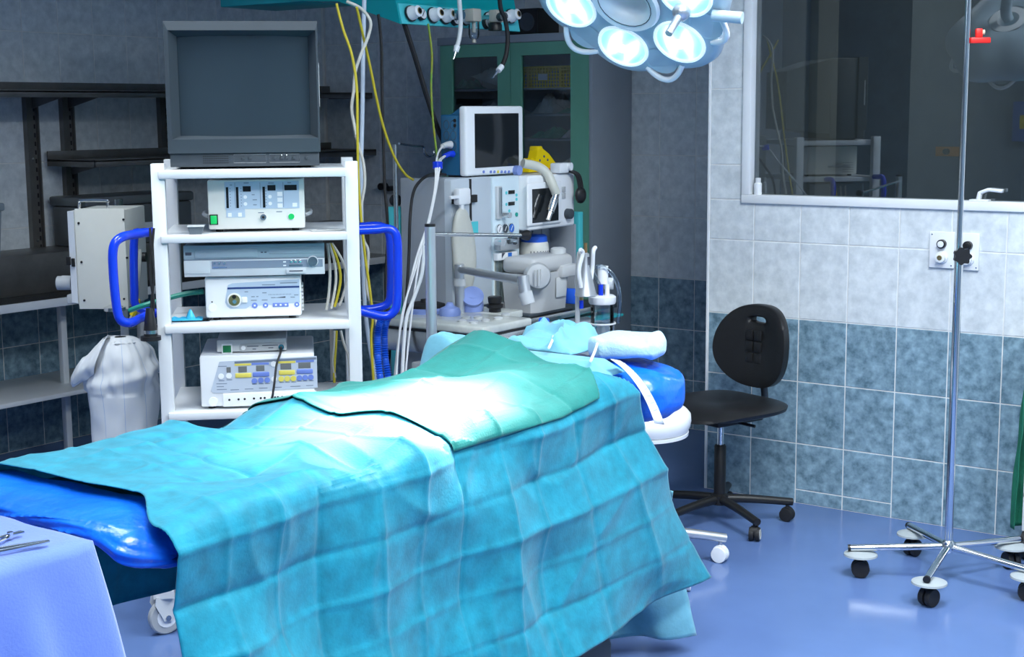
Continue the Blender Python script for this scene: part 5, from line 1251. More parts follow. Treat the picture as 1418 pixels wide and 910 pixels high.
# black mains lead of the monitor
o = shape(None, 'mains_lead', BLACKR, lambda b: b.tube([pd(617, 242, 5.40), pd(600, 241, 5.30), pd(585, 248, 5.15), pd(573, 265, 5.10), pd(568, 300, 5.05), pd(566, 360, 5.05), pd(562, 430, 5.05), pd(560, 500, 5.05)], .0055, 8)); tag(o, 'black mains lead looping down beside the anaesthesia machine', 'cable')
# yellow bite block / mask on top, with a red strip
yo = px_(745, 232, MX-.12); t = thing('mask_harness', 'bright yellow rubber mask harness lying on the anaesthesia machine', 'harness', (yo.x, yo.y, zt))
YB = mat('yellow_rubber', (.85, .62, .0), .4, var=.04)
shape(t, 'strap', YB, lambda b: b.prism([(-.11, .0), (-.085, .055), (-.06, .045), (-.045, .085), (-.01, .092), (.035, .07), (.085, .03), (.10, .0)], lambda p, q: (-.01, p, q), lambda p, q: (.03, p, q)))
shape(t, 'lug', YB, lambda b: b.box(-.012, .032, -.045, -.01, .08, .102, .006))
for q in ((-.03, .045), (.0, .06), (.025, .045)): shape(t, 'hole', mat('dark_hole', (.05, .08, .2), .5), lambda b: b.cyl((.029, q[0], q[1]), (.0315, q[0], q[1]), .005, n=10))
shape(t, 'red_edge', RED, lambda b: b.tube([(.034, -.02, .006), (.034, .05, .006), (.034, .10, .02)], .006, 6))
# corrugated hose and chrome elbow
HZ = [px_(724, 226, MX), px_(745, 231, MX+.03), px_(758, 241, MX+.06), px_(766, 258, MX+.085), px_(770, 268, MX+.09)]
t = thing('breathing_hose', 'pale breathing hose ending in a chrome tube over the ventilator screen', 'hose', HZ[0])
shape(t, 'tube', mat('pale_hose', (.62, .62, .54), .4), lambda b: b.tube([h-HZ[0] for h in HZ], .018, 14, 6)); c0, c1 = HZ[-1]-HZ[0], px_(759, 304, MX+.09)-HZ[0]
shape(t, 'chrome_tube', CHROME, lambda b: b.rings([(c0, .014), (c0.lerp(c1, .25), .015), (c0.lerp(c1, .26), .018), (c0.lerp(c1, .7), .016), (c0.lerp(c1, .72), .011), (c1, .009)], 16)); shape(t, 'brass_nut', MATS['brass'], lambda b: b.cyl(c0.lerp(c1, .55), c0.lerp(c1, .68), .0165, n=8))
t = thing('hose_clip', 'white hose clip with black cables at the right end of the machine', 'clip', (MX+.03, px_(773, 240, MX+.03).y, zt+.018))
shape(t, 'clip_body', WHITEP, lambda b: (b.box(-.02, .03, -.03, .035, -.02, .02, .006), b.cyl((0, .03, .005), (.04, .035, .005), .016)))
for k in range(3): shape(t, 'cable', BLACKR, lambda b: b.tube([(.02, .03+.01*k, -.01), (.045, .06+.012*k, -.03), (.05, .075+.012*k, -.09), (.05, .07+.01*k, -.14)], .005, 7))
shape(t, 'cable_knot', BLACK, lambda b: b.sphere((.05, .085, -.11), .028, 10, 8, (.7, 1.1, 1.2)))
# vaporiser and absorber on the worktop
AX = MX+.09
vp = px_(740, 352, -3.345); t = thing('vaporiser', 'vaporiser with a bright blue dial beside the absorber', 'vaporiser', (-3.345, vp.y, wz+.0006))
zv = vp.z-wz
shape(t, 'body', PALE, lambda b: b.box(-.055, .035, -.075, .07, 0, zv-.0, .008)); shape(t, 'dial', CREAM, lambda b: b.lathe([(.060, zv), (.059, zv+.02), (.055, zv+.045), (.052, zv+.050)], (0, .0, 0), n=28)); shape(t, 'blue_cap', mat('cap_blue', (.02, .12, .68), .4), lambda b: b.lathe([(.052, zv+.050), (.051, zv+.072), (.043, zv+.078), (.01, zv+.079)], (0, 0, 0), n=28))
shape(t, 'dial_marks', PRINT, lambda b: [b.box(.059*math.cos(k*.22-1.2)-.001, .059*math.cos(k*.22-1.2)+.002, .059*math.sin(k*.22-1.2)-.001, .059*math.sin(k*.22-1.2)+.001, zv+.004, zv+.016) for k in range(12)])
ab0, ab1 = px_(733, 357, AX+.10), px_(791, 420, AX+.10)
t = thing('absorber', 'grey plastic carbon dioxide absorber on the machine worktop', 'absorber', (AX+.02, (ab0.y+ab1.y)/2+.02, wz+.0006))
hy = (ab1.y-ab0.y)/2-.01; zh = px_(757, 356, AX+.10).z-wz; ABG = mat('absorber_grey', (.50, .51, .52), .45, var=.03)
shape(t, 'base_tray', DGREY, lambda b: b.box(-.07, .07, -hy-.02, hy+.02, 0, .012, .003))
shape(t, 'canister', ABG, lambda b: b.prism([(-.07, -hy), (.06, -hy), (.08, -hy+.03), (.08, hy-.03), (.06, hy), (-.07, hy)], lambda p, q: (p*.9, q*.9, .012), lambda p, q: (p, q, zh*.72)))
shape(t, 'upper_body', ABG, lambda b: b.box(-.07, .085, -hy-.005, hy+.005, zh*.72, zh, .022, 3)); shape(t, 'shoulder', ABG, lambda b: b.box(-.03, .10, hy*.25, hy+.02, zh*.60, zh*.82, .012, 2))
shape(t, 'window', LGREY, lambda b: b.box(.0805, .0835, hy*.1, hy*.62, .06, zh*.62, .002)); shape(t, 'top_knob', LGREY, lambda b: b.lathe([(.03, zh), (.03, zh+.018), (.02, zh+.024)], (.04, hy*.7, 0), n=20))
shape(t, 'flow_port', GREYP, lambda b: b.lathe([(.050, 0), (.052, .02), (.044, .035), (.030, .04)], (.085, -hy*.95, zh*.70), (.7, -.6, .1), n=24)); shape(t, 'port_grille', LGREY, lambda b: [b.box(.112+.002*k, .118+.002*k, -hy*.95-.05+.014*k, -hy*.95-.045+.014*k, zh*.70-.03, zh*.70+.03) for k in range(4)])
shape(t, 'handle_bar', mat('cap_blue', (.02, .12, .68), .4), lambda b: b.box(.03, .085, hy+.006, hy+.03, .02, .08, .006))
# breathing circuit plate with arm, gauge and knobs (left, in front of the machine)
pc = pz(668, 453, .85); ple = pz(544, 438, .85); pri = pz(714, 442, .85)
t = thing('circuit_block', 'clear topped steel breathing circuit block in front of the machine', 'breathing circuit', ((pc.x+ple.x)/2, pc.y+.15, 0))
o_ = t.location.copy(); bx0, bx1, by0, by1 = ple.x-.02-o_.x, pc.x+.012-o_.x, pc.y-o_.y-.01, 4.118-o_.y
qx0, qx1, qy1 = -3.268-o_.x, -3.05-o_.x, 4.27-o_.y
shape(t, 'steel_box', STEEL, lambda b: (b.box(bx0, bx1-.01, by0+.008, by1, .735, .815, .008), b.box(qx0, qx1, by1, qy1, .752, .815, .004))); shape(t, 'seal', BLACKR, lambda b: (b.box(bx0+.002, bx1-.002, by0+.002, by1, .815, .822, .003), b.box(qx0+.002, qx1-.002, by1, qy1, .815, .822)))
shape(t, 'clear_plate', mat('milky_acrylic', (.60, .62, .58), .15, var=.08, vscale=20), lambda b: (b.box(bx0, bx1, by0, by1, .822, .85, .008, 3), b.box(qx0, qx1, by1-.01, qy1, .824, .8495, .004)))
shape(t, 'mount', SIDEG, lambda b: b.box(bx0+.06, bx1-.12, by0+.06, by1-.02, .10, .735, .006)); shape(t, 'mount_foot', DGREY, lambda b: b.box(bx0+.02, bx1-.06, by0+.02, by1, 0, .10, .02))
def cq(px, py, z): return pz(px, py, z)-o_
for q in ((640, 445), (656, 447), (672, 444), (690, 441), (700, 436), (662, 440), (645, 440)):
    p = cq(*q, .852); shape(t, 'valve_insert', LGREY, lambda b: b.lathe([(.016, .0), (.016, .006), (.010, .008)], (p.x, p.y, .85), n=16))
p = cq(596, 430, .852); p.y = min(p.y, by1-.082); dm = shape(t, 'dome_base', PERI, lambda b: b.lathe([(.080, 0), (.080, .012), (.072, .018)], (p.x, p.y, .85), n=32)); shape(dm, 'dome_disc', BLACKR, lambda b: b.lathe([(.070, .018), (.070, .028), (.050, .034), (.02, .036), (.018, .046), (.002, .047)], (p.x, p.y, .85), n=32))
p = cq(623, 436, .852); kb = shape(t, 'blue_knob', PERI, lambda b: b.lathe([(.038, 0), (.040, .012), (.034, .026), (.016, .034), (.010, .046), (.002, .047)], (p.x, p.y, .85), n=24))
p = cq(654, 430, .852); p.x = max(p.x, -3.19-o_.x); gp = shape(t, 'gauge_pod', PERI, lambda b: b.lathe([(.040, 0), (.042, .02), (.038, .055)], (p.x, p.y, .85), n=24)); shape(gp, 'gauge_face', WHITE, lambda b: b.lathe([(.034, 0), (.034, .012), (.001, .012)], (p.x+.012, p.y-.014, .90), (.55, -.55, .6), n=24)); shape(gp, 'gauge_rim', PERI, lambda b: b.lathe([(.034, .0), (.040, .0), (.040, .015), (.034, .015)], (p.x+.012, p.y-.014, .90), (.55, -.55, .6), n=24))
p = cq(685.5, 431, .852); bk = shape(t, 'black_valve', BLACK, lambda b: b.lathe([(.022, 0), (.022, .012), (.030, .016), (.030, .028), (.022, .030), (.024, .034), (.026, .052), (.022, .056)], (p.x, p.y, .85), n=22))
ps_ = cq(637, 432, .852); pt = px_(635, 366, ps_.x+o_.x)-o_
shape(t, 'arm_post', ALU, lambda b: b.cyl((ps_.x, ps_.y, .85), (ps_.x, ps_.y, pt.z), .0175, n=20)); shape(t, 'post_collar', LGREY, lambda b: b.cyl((ps_.x, ps_.y, .85+(pt.z-.85)*.62-.012), (ps_.x, ps_.y, .85+(pt.z-.85)*.62+.014), .0215, n=20))
e1 = pd(722, 389, 4.80)-o_; a1_ = Vector((ps_.x, ps_.y, pt.z-.018))
shape(t, 'bag_arm', ALU, lambda b: b.cyl(a1_, e1, .0135, .016, 18)); e2 = pd(732, 421, 4.80)-o_; e0 = pd(724, 382, 4.80)-o_
shape(t, 'bag_socket', ALU, lambda b: b.cyl(e0, e1.lerp(e2, .55), .020, .019, 20)); shape(t, 'socket_bore', BLACK, lambda b: b.cyl(e0-(e2-e0).normalized()*.001, e0+(e2-e0)*.02, .014, n=18)); shape(t, 'socket_lower', LGREY, lambda b: b.cyl(e1.lerp(e2, .5), e2, .024, .022, 20))
for q in ((674, 462), (690, 459)): 
    p = cq(*q, .80); shape(t, 'hose_nipple', CHROME, lambda b: b.rings([((bx1-.02, p.y, .775), .016), ((bx1+.02, p.y, .775), .016), ((bx1+.021, p.y, .775), .020), ((bx1+.045, p.y, .775), .020)], 16))
p = cq(719, 438, .84); shape(t, 'blue_plug', mat('cap_blue', (.02, .12, .68), .4), lambda b: b.cyl((bx1-.01, p.y-.0, .83), (bx1+.02, p.y, .83), .013, n=14)); 
p = pz(574, 462, .70); t2 = thing('fluid_hook', 'white plastic hook and hose hanging under the circuit block', 'hook', (pc.x-.22, pc.y-.03, .60))
shape(t2, 'hook', WHITEP, lambda b: b.tube([(0, 0, 0), (0, -.005, .06), (.0, -.01, .10), (.012, -.012, .125)], lambda u_: .008+.008*u_, 10)); shape(t2, 'bracket', LGREY, lambda b: b.box(-.06, -.005, -.008, .036, .0, .11, .004))
cable('white drain hose curving down in front of the circuit block', WHOSE, .006, [(588, 340), (584, 380), (574, 410), (563, 440), (559, 480), (557, 520)], 4.62, 'drain_hose', 'hose', None)
# corrugated blue hoses under the right cart handle
def corr(label, pts, d):
    P = [pd(a, b2, d) for a, b2 in pts]
    o = shape(None, 'corrugated_hose', mat('blue_hose', (.005, .08, .55), .4), lambda b: b.tube(P, lambda u_: .011+.0022*math.sin(u_*260), 10, 22)); tag(o, label, 'hose', 'blue corrugated hoses')
corr('blue corrugated hose falling from the right handle of the cart', [(531, 436), (524, 455), (523, 485), (526, 520), (534, 560)], 4.55); corr('second blue corrugated hose close to the circuit block', [(540, 434), (533, 455), (533, 490), (538, 525), (545, 560)], 4.62)
# suction jar and cone lamp at the right end of the machine
jc = px_(834, 416, -2.865)
t = thing('suction_jar', 'clear suction jar with white ribbed lid at the right of the machine', 'jar', (jc.x, jc.y, 0))
rj = .043; jz = jc.z
shape(t, 'glass', CLEAR, lambda b: b.lathe([(rj, jz-.01), (rj, jz-.20), (rj*.8, jz-.215), (.004, jz-.215)], n=24, cap=False)); shape(t, 'lid', WHITEP, lambda b: b.lathe([(rj*1.12+.003*(k % 2), 0) for k in range(0)]+[(rj*1.1, jz-.012), (rj*1.18, jz-.006), (rj*1.18, jz+.014), (rj*1.0, jz+.02)], n=36))
shape(t, 'ring', WHITE, lambda b: b.tube([(rj*1.12*math.cos(k*PI/8), rj*1.12*math.sin(k*PI/8), jz-.085) for k in range(16)], .004, 6, 1, closed=True)); shape(t, 'holder', STEEL, lambda b: (b.cyl((rj*1.12, 0, jz-.085), (rj*1.12, 0, jz-.24), .004), b.box(-.05, .05, -.05, .05, jz-.245, jz-.235, .004), b.cyl((0, 0, .03), (0, 0, jz-.24), .012), b.cyl((0, 0, 0), (0, 0, .03), .09)))
for k, (dx, dy) in enumerate(((.0, -.01), (.015, .01), (-.018, .012))): shape(t, 'port', [BLUEP, WHITEP, BLACK][k], lambda b: b.cyl((dx, dy, jz+.02), (dx, dy, jz+.06), .009))
shape(t, 'regulator', WHITEP, lambda b: (b.cyl((-.01, .02, jz+.06), (-.01, .02, jz+.125), .020), b.cyl((-.03, .06, jz+.055), (.0, .075, jz+.055), .022)))
shape(t, 'tubing', CLEAR, lambda b: b.tube([(.0, -.01, jz+.05), (-.02, -.03, jz+.11), (.0, .0, jz+.125), (.03, .04, jz+.08), (.04, .06, jz-.0), (.03, .062, jz-.09)], .007, 8))
ct, cb_ = px_(815, 372, -2.87), px_(811, 410, -2.87)
t = thing('cone_lamp', 'small silver cone shaped examination lamp head beside the suction jar', 'lamp', (cb_.x, cb_.y, cb_.z))
hgt = ct.z-cb_.z+.01
shape(t, 'cone', ALU, lambda b: b.lathe([(.038, 0), (.040, .003), (.014, hgt), (.013, hgt+.045), (.008, hgt+.05)], n=26, cap=False)); shape(t, 'cone_mouth', LGREY, lambda b: b.lathe([(.036, .004), (.012, .02), (.001, .021)], n=24, cap=False)); shape(t, 'stem', mat('brass_dark', (.35, .22, .10), .4, .8), lambda b: b.cyl((0, 0, hgt+.05), (0, 0, hgt+.085), .006))
shape(t, 'support', LGREY, lambda b: b.tube([(0, 0, hgt+.04), (-.03, .03, hgt+.03), (-.06, .04, hgt-.05), (-.05, .02, -cb_.z+.02)], .009, 8)); shape(t, 'slots', PRINT, lambda b: [b.box(.0105+.002*0, .0145, -.006+.005*k, -.004+.005*k, hgt+.005, hgt+.035) for k in range(3)])
for sg in (-1, 1): shape(t, 'grip', WHITEP, lambda b: b.tube([(0, sg*.03, -.02+hgt*.5), (0, sg*.045, hgt*.9), (.01, sg*.035, hgt+.05), (.01, sg*.05, hgt+.065)], .008, 8))
shape(t, 'blue_tip', BLUEP, lambda b: b.cyl((-.012, -.01, -.045), (-.012, -.01, -.015), .008)); shape(t, 'brass_tip', MATS['brass'], lambda b: b.cyl((-.012, -.01, -.018), (-.012, -.01, .0), .007))
# small things on the wall behind
p = py_(540, 258, YR2); t = thing('wall_socket', 'grey wall socket with a black plug on the back wall', 'socket', (p.x, YR2, p.z))
shape(t, 'plate', GREYP, lambda b: b.box(-.04, .05, -.012, -.001, -.04, .04, .004)); shape(t, 'plug', BLACK, lambda b: b.cyl((-.02, -.012, 0), (-.02, -.06, 0), .02)); shape(t, 'plug', BLACK, lambda b: b.cyl((.03, -.012, -.01), (.03, -.05, -.01), .015))

# ================================================================== CHAIR, STOOL, DRIP STAND
ch = thing('task_chair', 'black moulded swivel chair with a slotted backrest in front of the tiles', 'chair', (-2.545, 4.845, 0), math.radians(-18))
CB = mat('black_polyurethane', (.010, .010, .011), .42, var=.1, vscale=30, bump=.15, bscale=300)
def ch_star(t, R_, zc, zr_, mleg, mwh, n0, rleg=.016, wr=.026, hubr=.032):
    for k in range(5):
        a = n0+k*2*PI/5; c, s_ = math.cos(a), math.sin(a)
        lg = shape(t, 'base_leg', mleg, lambda b: b.tube([(.02*c, .02*s_, zc), (R_*.45*c, R_*.45*s_, zc-.004), ((R_+.02)*c, (R_+.02)*s_, zr_)], lambda u_: rleg*(1.15-.25*u_), 10, 5))
        aa = a+.9; ax = Vector((math.cos(aa), math.sin(aa), 0)); ce = Vector((R_*c, R_*s_, wr))
        for sg in (-1, 1):
            wh = shape(lg, 'caster_wheel', mwh, lambda b: b.lathe([(wr*.7, -.009), (wr*.96, -.008), (wr, -.004), (wr, .004), (wr*.96, .008), (wr*.7, .009)], ce+ax*sg*.011, ax, 20))
        if mwh is BLACKR: shape(lg, 'wheel_ring', LGREY, lambda b: b.tube([ce+ax*.021+(Vector((-ax.y, ax.x, 0))*math.cos(j*PI/8)+Vector((0, 0, 1))*math.sin(j*PI/8))*wr*.72 for j in range(16)], .0014, 5, 1, closed=True))
        shape(lg, 'caster_hood', mwh, lambda b: b.lathe([(wr*.85, -.012), (wr*.85, .012)], ce+Vector((0, 0, wr*.35)), ax, 16)); shape(lg, 'caster_stem', mleg, lambda b: b.cyl(ce+Vector((0, 0, wr)), (ce.x, ce.y, zr_), .007))
nn = math.radians(39+18)
ch_star(ch, .262, .095, .075, BLACK, BLACKR, nn)
shape(ch, 'column_cover', BLACK, lambda b: b.lathe([(.034, .075), (.034, .11), (.0225, .115), (.0225, .30), (.019, .305)], n=22)); shape(ch, 'gas_lift', CHROME, lambda b: b.cyl((0, 0, .30), (0, 0, .40), .013)); shape(ch, 'seat_mount', BLACK, lambda b: b.box(-.09, .09, -.10, .14, .395, .425, .008))
def seat_fn(a, b):
    u_, v_ = 2*a-1, 2*b-1
    n_ = (abs(u_)**3.2+abs(v_)**3.2)**(1/3.2) or 1
    r_ = max(abs(u_), abs(v_))
    k = r_/n_ if n_ > 0 else 1
    x, y = u_*k*.228, v_*k*.225-.012
    return x, y, r_
def seat_top(a, b):
    x, y, r_ = seat_fn(a, b)
    z = .478-.030*r_**6+.010*(abs(x)/.22)**2-.012*max(0, (-y-.08)/.12)**2+.012*max(0, (y-.05)/.15)**2 - .010*math.exp(-(x/.07)**2-((y-.02)/.1)**2)
    return Vector((x, y, z))
def seat_bot(a, b):
    x, y, r_ = seat_fn(a, b); return Vector((x*.98, y*.98, .425+.022*r_**6))
def f_seat(b):
    b.grid(seat_top, 32, 32); b.grid(seat_bot, 32, 32)
    # rim joining the two skins
    N = 128; rows = []
    for fn in (seat_top, seat_bot):
        row = []
        for i in range(N):
            t_ = i/N*4; sidx = int(t_); fr_ = t_-sidx
            ab = [(fr_, 0), (1, fr_), (1-fr_, 1), (0, 1-fr_)][sidx]; row.append(b.bm.verts.new(fn(*ab)))
        rows.append(row)
    b.skin(rows, True); bmesh.ops.remove_doubles(b.bm, verts=b.bm.verts, dist=.0008)
shape(ch, 'seat', CB, f_seat, ang=60)
shape(ch, 'back_stem', DGREY, lambda b: b.tube([(0, .10, .405), (0, .215, .41), (0, .235, .45), (0, .215, .58)], .014, 10, 5)); shape(ch, 'seat_lever', BLACK, lambda b: b.tube([(.05, 0, .405), (.16, .02, .40)], .006, 8, 1))
# backrest: rounded triangle with a grip slot, cut as a ring of quads around the slot
def back_f(b):
    N = 72; out = []; sl = []
    for i in range(N):
        t_ = 2*PI*i/N; c, s_ = math.cos(t_), math.sin(t_)
        wx = .188*(1-.10*s_-.20*max(0, -s_)**1.5); ox, oz = math.copysign(abs(c)**.80, c)*wx, math.copysign(abs(s_)**.85, s_)*.158
        out.append((ox, oz)); sl.append((math.copysign(abs(c)**.6, c)*.042, .100+math.copysign(abs(s_)**.6, s_)*.0125))
    def P(x, z, d): 
        y = .195+.10*(x/.18)**2*-1*.45+.018*(z/.16)+.0; return Vector((x, y+d, .665+z))
    rows = []
    for k, (t_, d) in enumerate(((0, .022), (0, -.014), (.05, -.020), (.25, -.021), (.6, -.020), (.9, -.016), (1, -.010), (1, .018), (.9, .024), (.3, .028), (.04, .026), (0, .022))):
        rows.append([b.bm.verts.new(P(sl[i][0]*(1-t_)+out[i][0]*t_, sl[i][1]*(1-t_)+out[i][1]*t_, d)) for i in range(N)] if k < 11 else rows[0])
    b.skin(rows, True)
shape(ch, 'backrest', CB, back_f, ang=70)
for i in range(3):
    for j in range(2): shape(ch, 'grip_pad', CB, lambda b: b.box(-.042+.044*j, -.004+.044*j, .165, .1745, .60+.045*i, .638+.045*i, .004))

sc = pd(957, 577, 4.98) - Rc*.176
so_ = thing('white_stool', 'white round swivel stool half hidden behind the head of the table', 'stool', (sc.x, sc.y, 0))
SWH = mat('white_upholstery', (.80, .81, .82), .4, var=.03)
shape(so_, 'seat_cushion', SWH, lambda b: b.lathe([(.165, -.045), (.172, -.03), (.176, -.01), (.174, .012), (.16, .028), (.12, .036), (.02, .038)], (0, 0, sc.z), n=40)); shape(so_, 'seat_ring', WHITEP, lambda b: b.lathe([(.10, -.062), (.166, -.060), (.168, -.048), (.10, -.047)], (0, 0, sc.z), n=40))
shape(so_, 'column', CHROME, lambda b: b.cyl((0, 0, .10), (0, 0, sc.z-.05), .022))
cdv = Vector((-2.31-sc.x, 4.407-sc.y)); ch_star(so_, cdv.length, .12, .085, ALU, WHITEP, math.atan2(cdv.y, cdv.x), .017, .028)

ivx, ivy = -1.591, 4.653
iv = thing('drip_stand', 'chrome drip stand on five castors with grey bumper discs', 'drip stand', (ivx, ivy, 0))
IVN = math.radians(-82)
for k in range(5):
    a = IVN+k*2*PI/5; c, s_ = math.cos(a), math.sin(a); R_ = .283
    lg = shape(iv, 'base_leg', CHROME, lambda b: b.cyl((.012*c, .012*s_, .118), ((R_+.035)*c, (R_+.035)*s_, .098), .0115, n=14)); shape(lg, 'leg_cap', BLACK, lambda b: b.cyl(((R_+.033)*c, (R_+.033)*s_, .0983), ((R_+.042)*c, (R_+.042)*s_, .0975), .012, n=14))
    shape(lg, 'bumper_disc', mat('bumper_grey', (.36, .40, .42), .5), lambda b: b.lathe([(.010, .088), (.035, .087), (.055, .080), (.056, .074), (.010, .076)], (R_*c, R_*s_, 0), n=30))
    aa = a+1.1+k*.9; ax = Vector((math.cos(aa), math.sin(aa), 0)); ce = Vector((R_*c, R_*s_, .030))
    for sg in (-1, 1): shape(lg, 'caster_wheel', BLACKR, lambda b: b.lathe([(.018, -.009), (.028, -.009), (.030, -.005), (.030, .005), (.028, .009), (.018, .009)], ce+ax*sg*.013, ax, 20))
    shape(lg, 'caster_fork', BLACK, lambda b: b.box(ce.x-.010, ce.x+.010, ce.y-.010, ce.y+.010, .03, .077, .003))
kz = py_(1330, 353, ivy).z
shape(iv, 'hub', CHROME, lambda b: b.lathe([(.020, .098), (.024, .106), (.024, .128), (.015, .140)], n=22)); shape(iv, 'lower_pole', CHROME, lambda b: b.cyl((0, 0, .12), (0, 0, kz), .0135, n=20)); shape(iv, 'upper_pole', CHROME, lambda b: b.cyl((0, 0, kz), (0, 0, 2.15), .0095, n=18)); shape(iv, 'collar', BLACK, lambda b: b.cyl((0, 0, kz-.018), (0, 0, kz+.012), .0165, n=18))
kd = Vector((.52, -.82, 0)).normalized()
shape(iv, 'clamp_knob', BLACK, lambda b: b.prism([((.026+.003*math.cos(7*t_))*math.cos(t_), (.026+.003*math.cos(7*t_))*math.sin(t_)) for t_ in [2*PI*i/56 for i in range(56)]], lambda p, q: kd*.035+Vector((-kd.y, kd.x, 0))*p+Vector((0, 0, kz+q)), lambda p, q: kd*.055+Vector((-kd.y, kd.x, 0))*p+Vector((0, 0, kz+q))))
shape(iv, 'clamp_screw', CHROME, lambda b: b.cyl(kd*.012+Vector((0, 0, kz)), kd*.036+Vector((0, 0, kz)), .007)); shape(iv, 'hook', CHROME, lambda b: b.tube([(-.12, 0, 2.18), (-.11, 0, 2.15), (0, 0, 2.15), (.11, 0, 2.15), (.12, 0, 2.18)], .005, 8))
rz_ = py_(1355, 55, ivy).z
rc_ = thing('red_clip', 'small red plastic clip fixed to the drip stand pole', 'clip', (ivx, ivy, rz_), YAW)
shape(rc_, 'jaw', RED, lambda b: b.box(.010, .072, -.012, .012, -.010, .008, .003)); shape(rc_, 'lug', RED, lambda b: b.box(.026, .048, -.008, .008, .008, .036, .004)); shape(rc_, 'screw', mat('screw_tan', (.6, .5, .35), .5), lambda b: b.cyl((.046, -.004, .024), (.053, -.004, .024), .008, n=10))

# ================================================================== WALL OUTLETS, SILL ITEMS, RIGHT EDGE
for i, (q0, q1, m) in enumerate((((1289, 320), (1322, 372), WHITEP), ((1327, 322), (1356, 375), BLACK))):
    a, b2 = py_(*q0, YR), py_(*q1, YR); w_, h_ = (b2.x-a.x), (a.z-b2.z)
    t = thing('gas_wall_outlet', ['white gas outlet plate with a white button left of the drip stand pole', 'white gas outlet plate with a black button right of the drip stand pole'][i], 'wall outlet', ((a.x+b2.x)/2, YR, (a.z+b2.z)/2), 0, 'gas outlets on the tiled wall')
    shape(t, 'plate', WHITEP, lambda b: b.box(-w_/2, w_/2, -.012, 0, -h_/2, h_/2, .004))
    bt_ = shape(t, 'button_ring', BLACK, lambda b: b.lathe([(.0165, 0), (.0165, .016), (.0115, .018)], (.002, -.012, h_*.17), (0, -1, 0), n=24)); shape(bt_, 'button', m, lambda b: b.lathe([(.0115, .0), (.0115, .022), (.008, .023)], (.002, -.012, h_*.17), (0, -1, 0), n=20))
    pt_ = shape(t, 'socket', WHITEP, lambda b: b.lathe([(.024, 0), (.023, .006), (.018, .010), (.018, .024), (.010, .026)], (.002, -.012, -h_*.20), (0, -1, 0), n=24)); shape(pt_, 'brass_seat', MATS['brass'], lambda b: b.lathe([(.0098, .0262), (.0075, .0272), (.001, .0266)], (.002, -.012, -h_*.20), (0, -1, 0), n=16, cap=False))
    for sx, sz in ((-1, 1), (1, -1)): shape(t, 'screw', STEEL, lambda b: b.cyl((sx*w_*.4, -.0125, sz*h_*.42), (sx*w_*.4, -.010, sz*h_*.42), .0028, n=10))
SY = YR+.009; SZ = WZ0+.0222
p = py_(1049.5, 268, SY); t = thing('sill_bottle', 'white plastic bottle standing on the window ledge beside the frame', 'bottle', (p.x, SY, SZ))
hb_ = py_(1046, 247, SY).z-SZ
shape(t, 'body', WHITEP, lambda b: b.lathe([(.0145, 0), (.0155, .004), (.0155, hb_*.68), (.010, hb_*.76)], n=20)); shape(t, 'cap', WHITE, lambda b: b.lathe([(.011, hb_*.76), (.011, hb_), (.009, hb_+.002)], n=18))
p = py_(1355, 283, SY); t = thing('sill_fitting', 'white curved fitting on the window ledge right of the drip stand pole', 'fitting', (p.x, SY, SZ))  # curved ledge fitting, gives no light
shape(t, 'base', WHITEP, lambda b: b.box(-.03, .04, -.017, .017, 0, .006, .002))
def neck(a, b):
    q = [Vector((0, 0, .004)), Vector((.006, 0, .03)), Vector((.035, 0, .042)), Vector((.085, 0, .038))]
    i = min(2, int(a*3)); f_ = a*3-i; c = q[i].lerp(q[i+1], f_); return c+Vector((.0, (b-.5)*.030, 0))
shape(t, 'neck', WHITEP, lambda b: b.grid(neck, 18, 3), solid=.012, ang=60)
# green cloth hanging over a white trolley at the right picture edge
t = thing('white_trolley', 'white trolley post at the right picture edge behind the green cloth', 'trolley', (-1.10, 5.15, 0))
def tp(px, py, Y): return py_(px, py, Y)
xe = tp(1415, 720, 5.03).x+1.10
shape(t, 'post', WHITE, lambda b: b.box(xe, xe+.03, -.12, -.09, .10, .80, .003)); shape(t, 'post', WHITE, lambda b: b.box(xe+.4, xe+.43, -.12, -.09, .10, .80, .003)); shape(t, 'post', WHITE, lambda b: b.box(xe, xe+.03, .07, .10, .10, .80, .003)); shape(t, 'post', WHITE, lambda b: b.box(xe+.4, xe+.43, .07, .10, .10, .80, .003))
shape(t, 'shelf', WHITE, lambda b: b.box(xe, xe+.43, -.12, .10, .79, .81, .003)); shape(t, 'shelf', WHITE, lambda b: b.box(xe, xe+.43, -.12, .10, .22, .24, .003))
for sx in (xe+.015, xe+.415):
    for sy in (-.105, .065): shape(t, 'caster', BLACKR, lambda b: b.cyl((sx-.012, sy, .05), (sx+.012, sy, .05), .05))
g0 = tp(1403, 760, 5.02).x
GC = mat('dark_green_cloth', (.01, .16, .09), .75, var=.15, vscale=20, bump=.2, bscale=120)
def gcl(a, b):
    y = 5.01+.22*a; z = .835-.73*b
    x = g0+.028-.034*min(1, b*1.2)+.012*math.sin(a*17+b*2)+.010*noise.noise(Vector((a*4, b*5, 1.1)))
    x = min(x, xe-1.10-.006)
    z = .826-(b-.1)*.80 if b >= .1 else .826+.002*math.sin(a*9)
    if b < .1: x = min(x, xe-1.106)+(.10-b)*1.2
    return Vector((x, y, z))
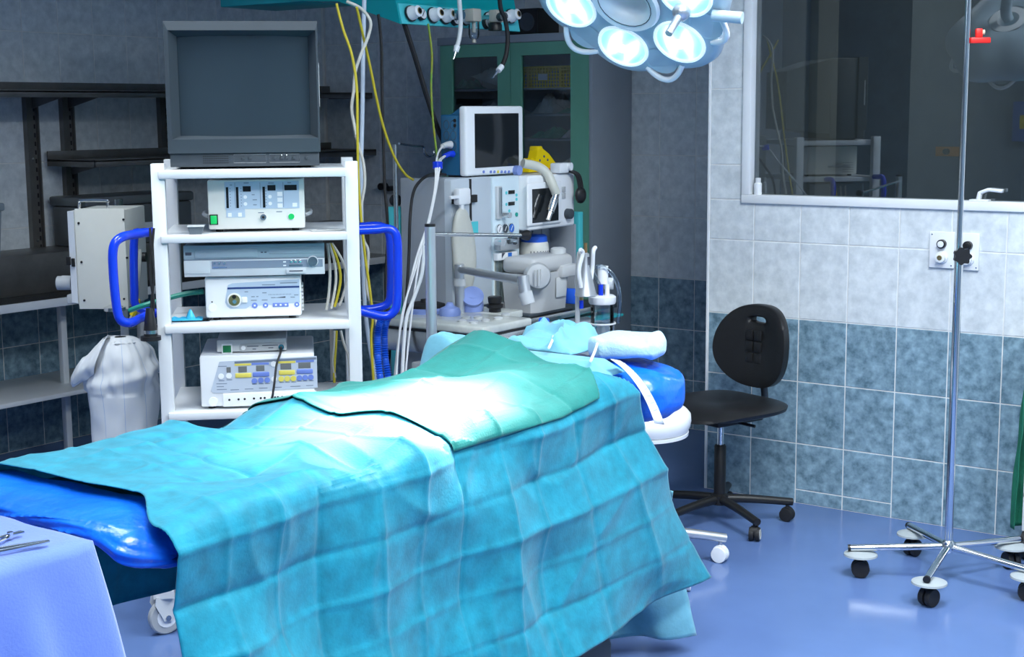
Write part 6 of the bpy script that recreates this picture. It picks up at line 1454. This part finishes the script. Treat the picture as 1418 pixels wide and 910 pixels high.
o = shape(None, 'green_curtain_cloth', GC, lambda b: b.grid(gcl, 50, 60), solid=.002, ang=70); tag(o, 'dark green cloth hanging over the trolley at the right picture edge', 'cloth')
# things on the near wall that the window mirrors
t = thing('glove_dispenser', 'blue glove dispenser on the wall behind the viewer', 'dispenser', (-3.6, NEARY, 1.45))
shape(t, 'case', mat('dispenser_blue', (.05, .14, .45), .5), lambda b: b.box(-.14, .14, 0, .10, -.16, .16, .006)); shape(t, 'yellow_mark', YELL, lambda b: b.box(-.08, .08, .10, .102, -.06, .05))
t = thing('wall_socket', 'orange double socket on the wall behind the viewer', 'socket', (-4.3, NEARY, 1.2))
shape(t, 'plate', mat('socket_orange', (.75, .30, .02), .5), lambda b: b.box(-.10, .10, 0, .02, -.04, .04, .004)); shape(t, 'plug', BLACK, lambda b: b.cyl((0, .02, 0), (0, .06, 0), .025))
# cream and yellow cable bundle at the right inside of the cart
bw = [(455, 338), (459, 352), (466, 375), (469, 400), (463, 430)]
for i, (dx, m, lab) in enumerate(((0, CRM, 'cream cable in front of the bundle at the right inside of the cart'), (8, CRM, 'second cream cable of the bundle inside the cart'), (14, YG, 'yellow cable of the bundle inside the cart'), (22, CRM, 'rightmost cream cable of the bundle inside the cart'))):
    vv = .15+.03*i; pts = [wpt(453+dx*.3, 337, vv), wpt(456+dx*.8, 360, vv), wpt(457+dx*1.05, 385, vv), wpt(455+dx*.9, 410, vv), wpt(452+dx*.8, 429-i*2, vv)]
    o = shape(None, 'bundle_cable', m, lambda b: b.tube(pts[:5], .0045, 7)); tag(o, lab, 'cable', 'cable bundle inside the cart')
for i, (pts, m, lab) in enumerate((([(463, 458), (463, 475), (461, 500), (464, 523)], CRM, 'cream cable with a black band below the third shelf'), ([(472, 458), (476, 475), (483, 495), (485, 520)], CRM, 'loose cream cable near the right post below the third shelf'), ([(466, 458), (465, 480), (463, 510), (463, 530)], YG, 'yellow cable below the third shelf of the cart'))):
    o = shape(None, 'bundle_cable', m, lambda b: b.tube([wpt(*q, .36) for q in pts], .0045, 7)); tag(o, lab, 'cable', 'cable bundle inside the cart')
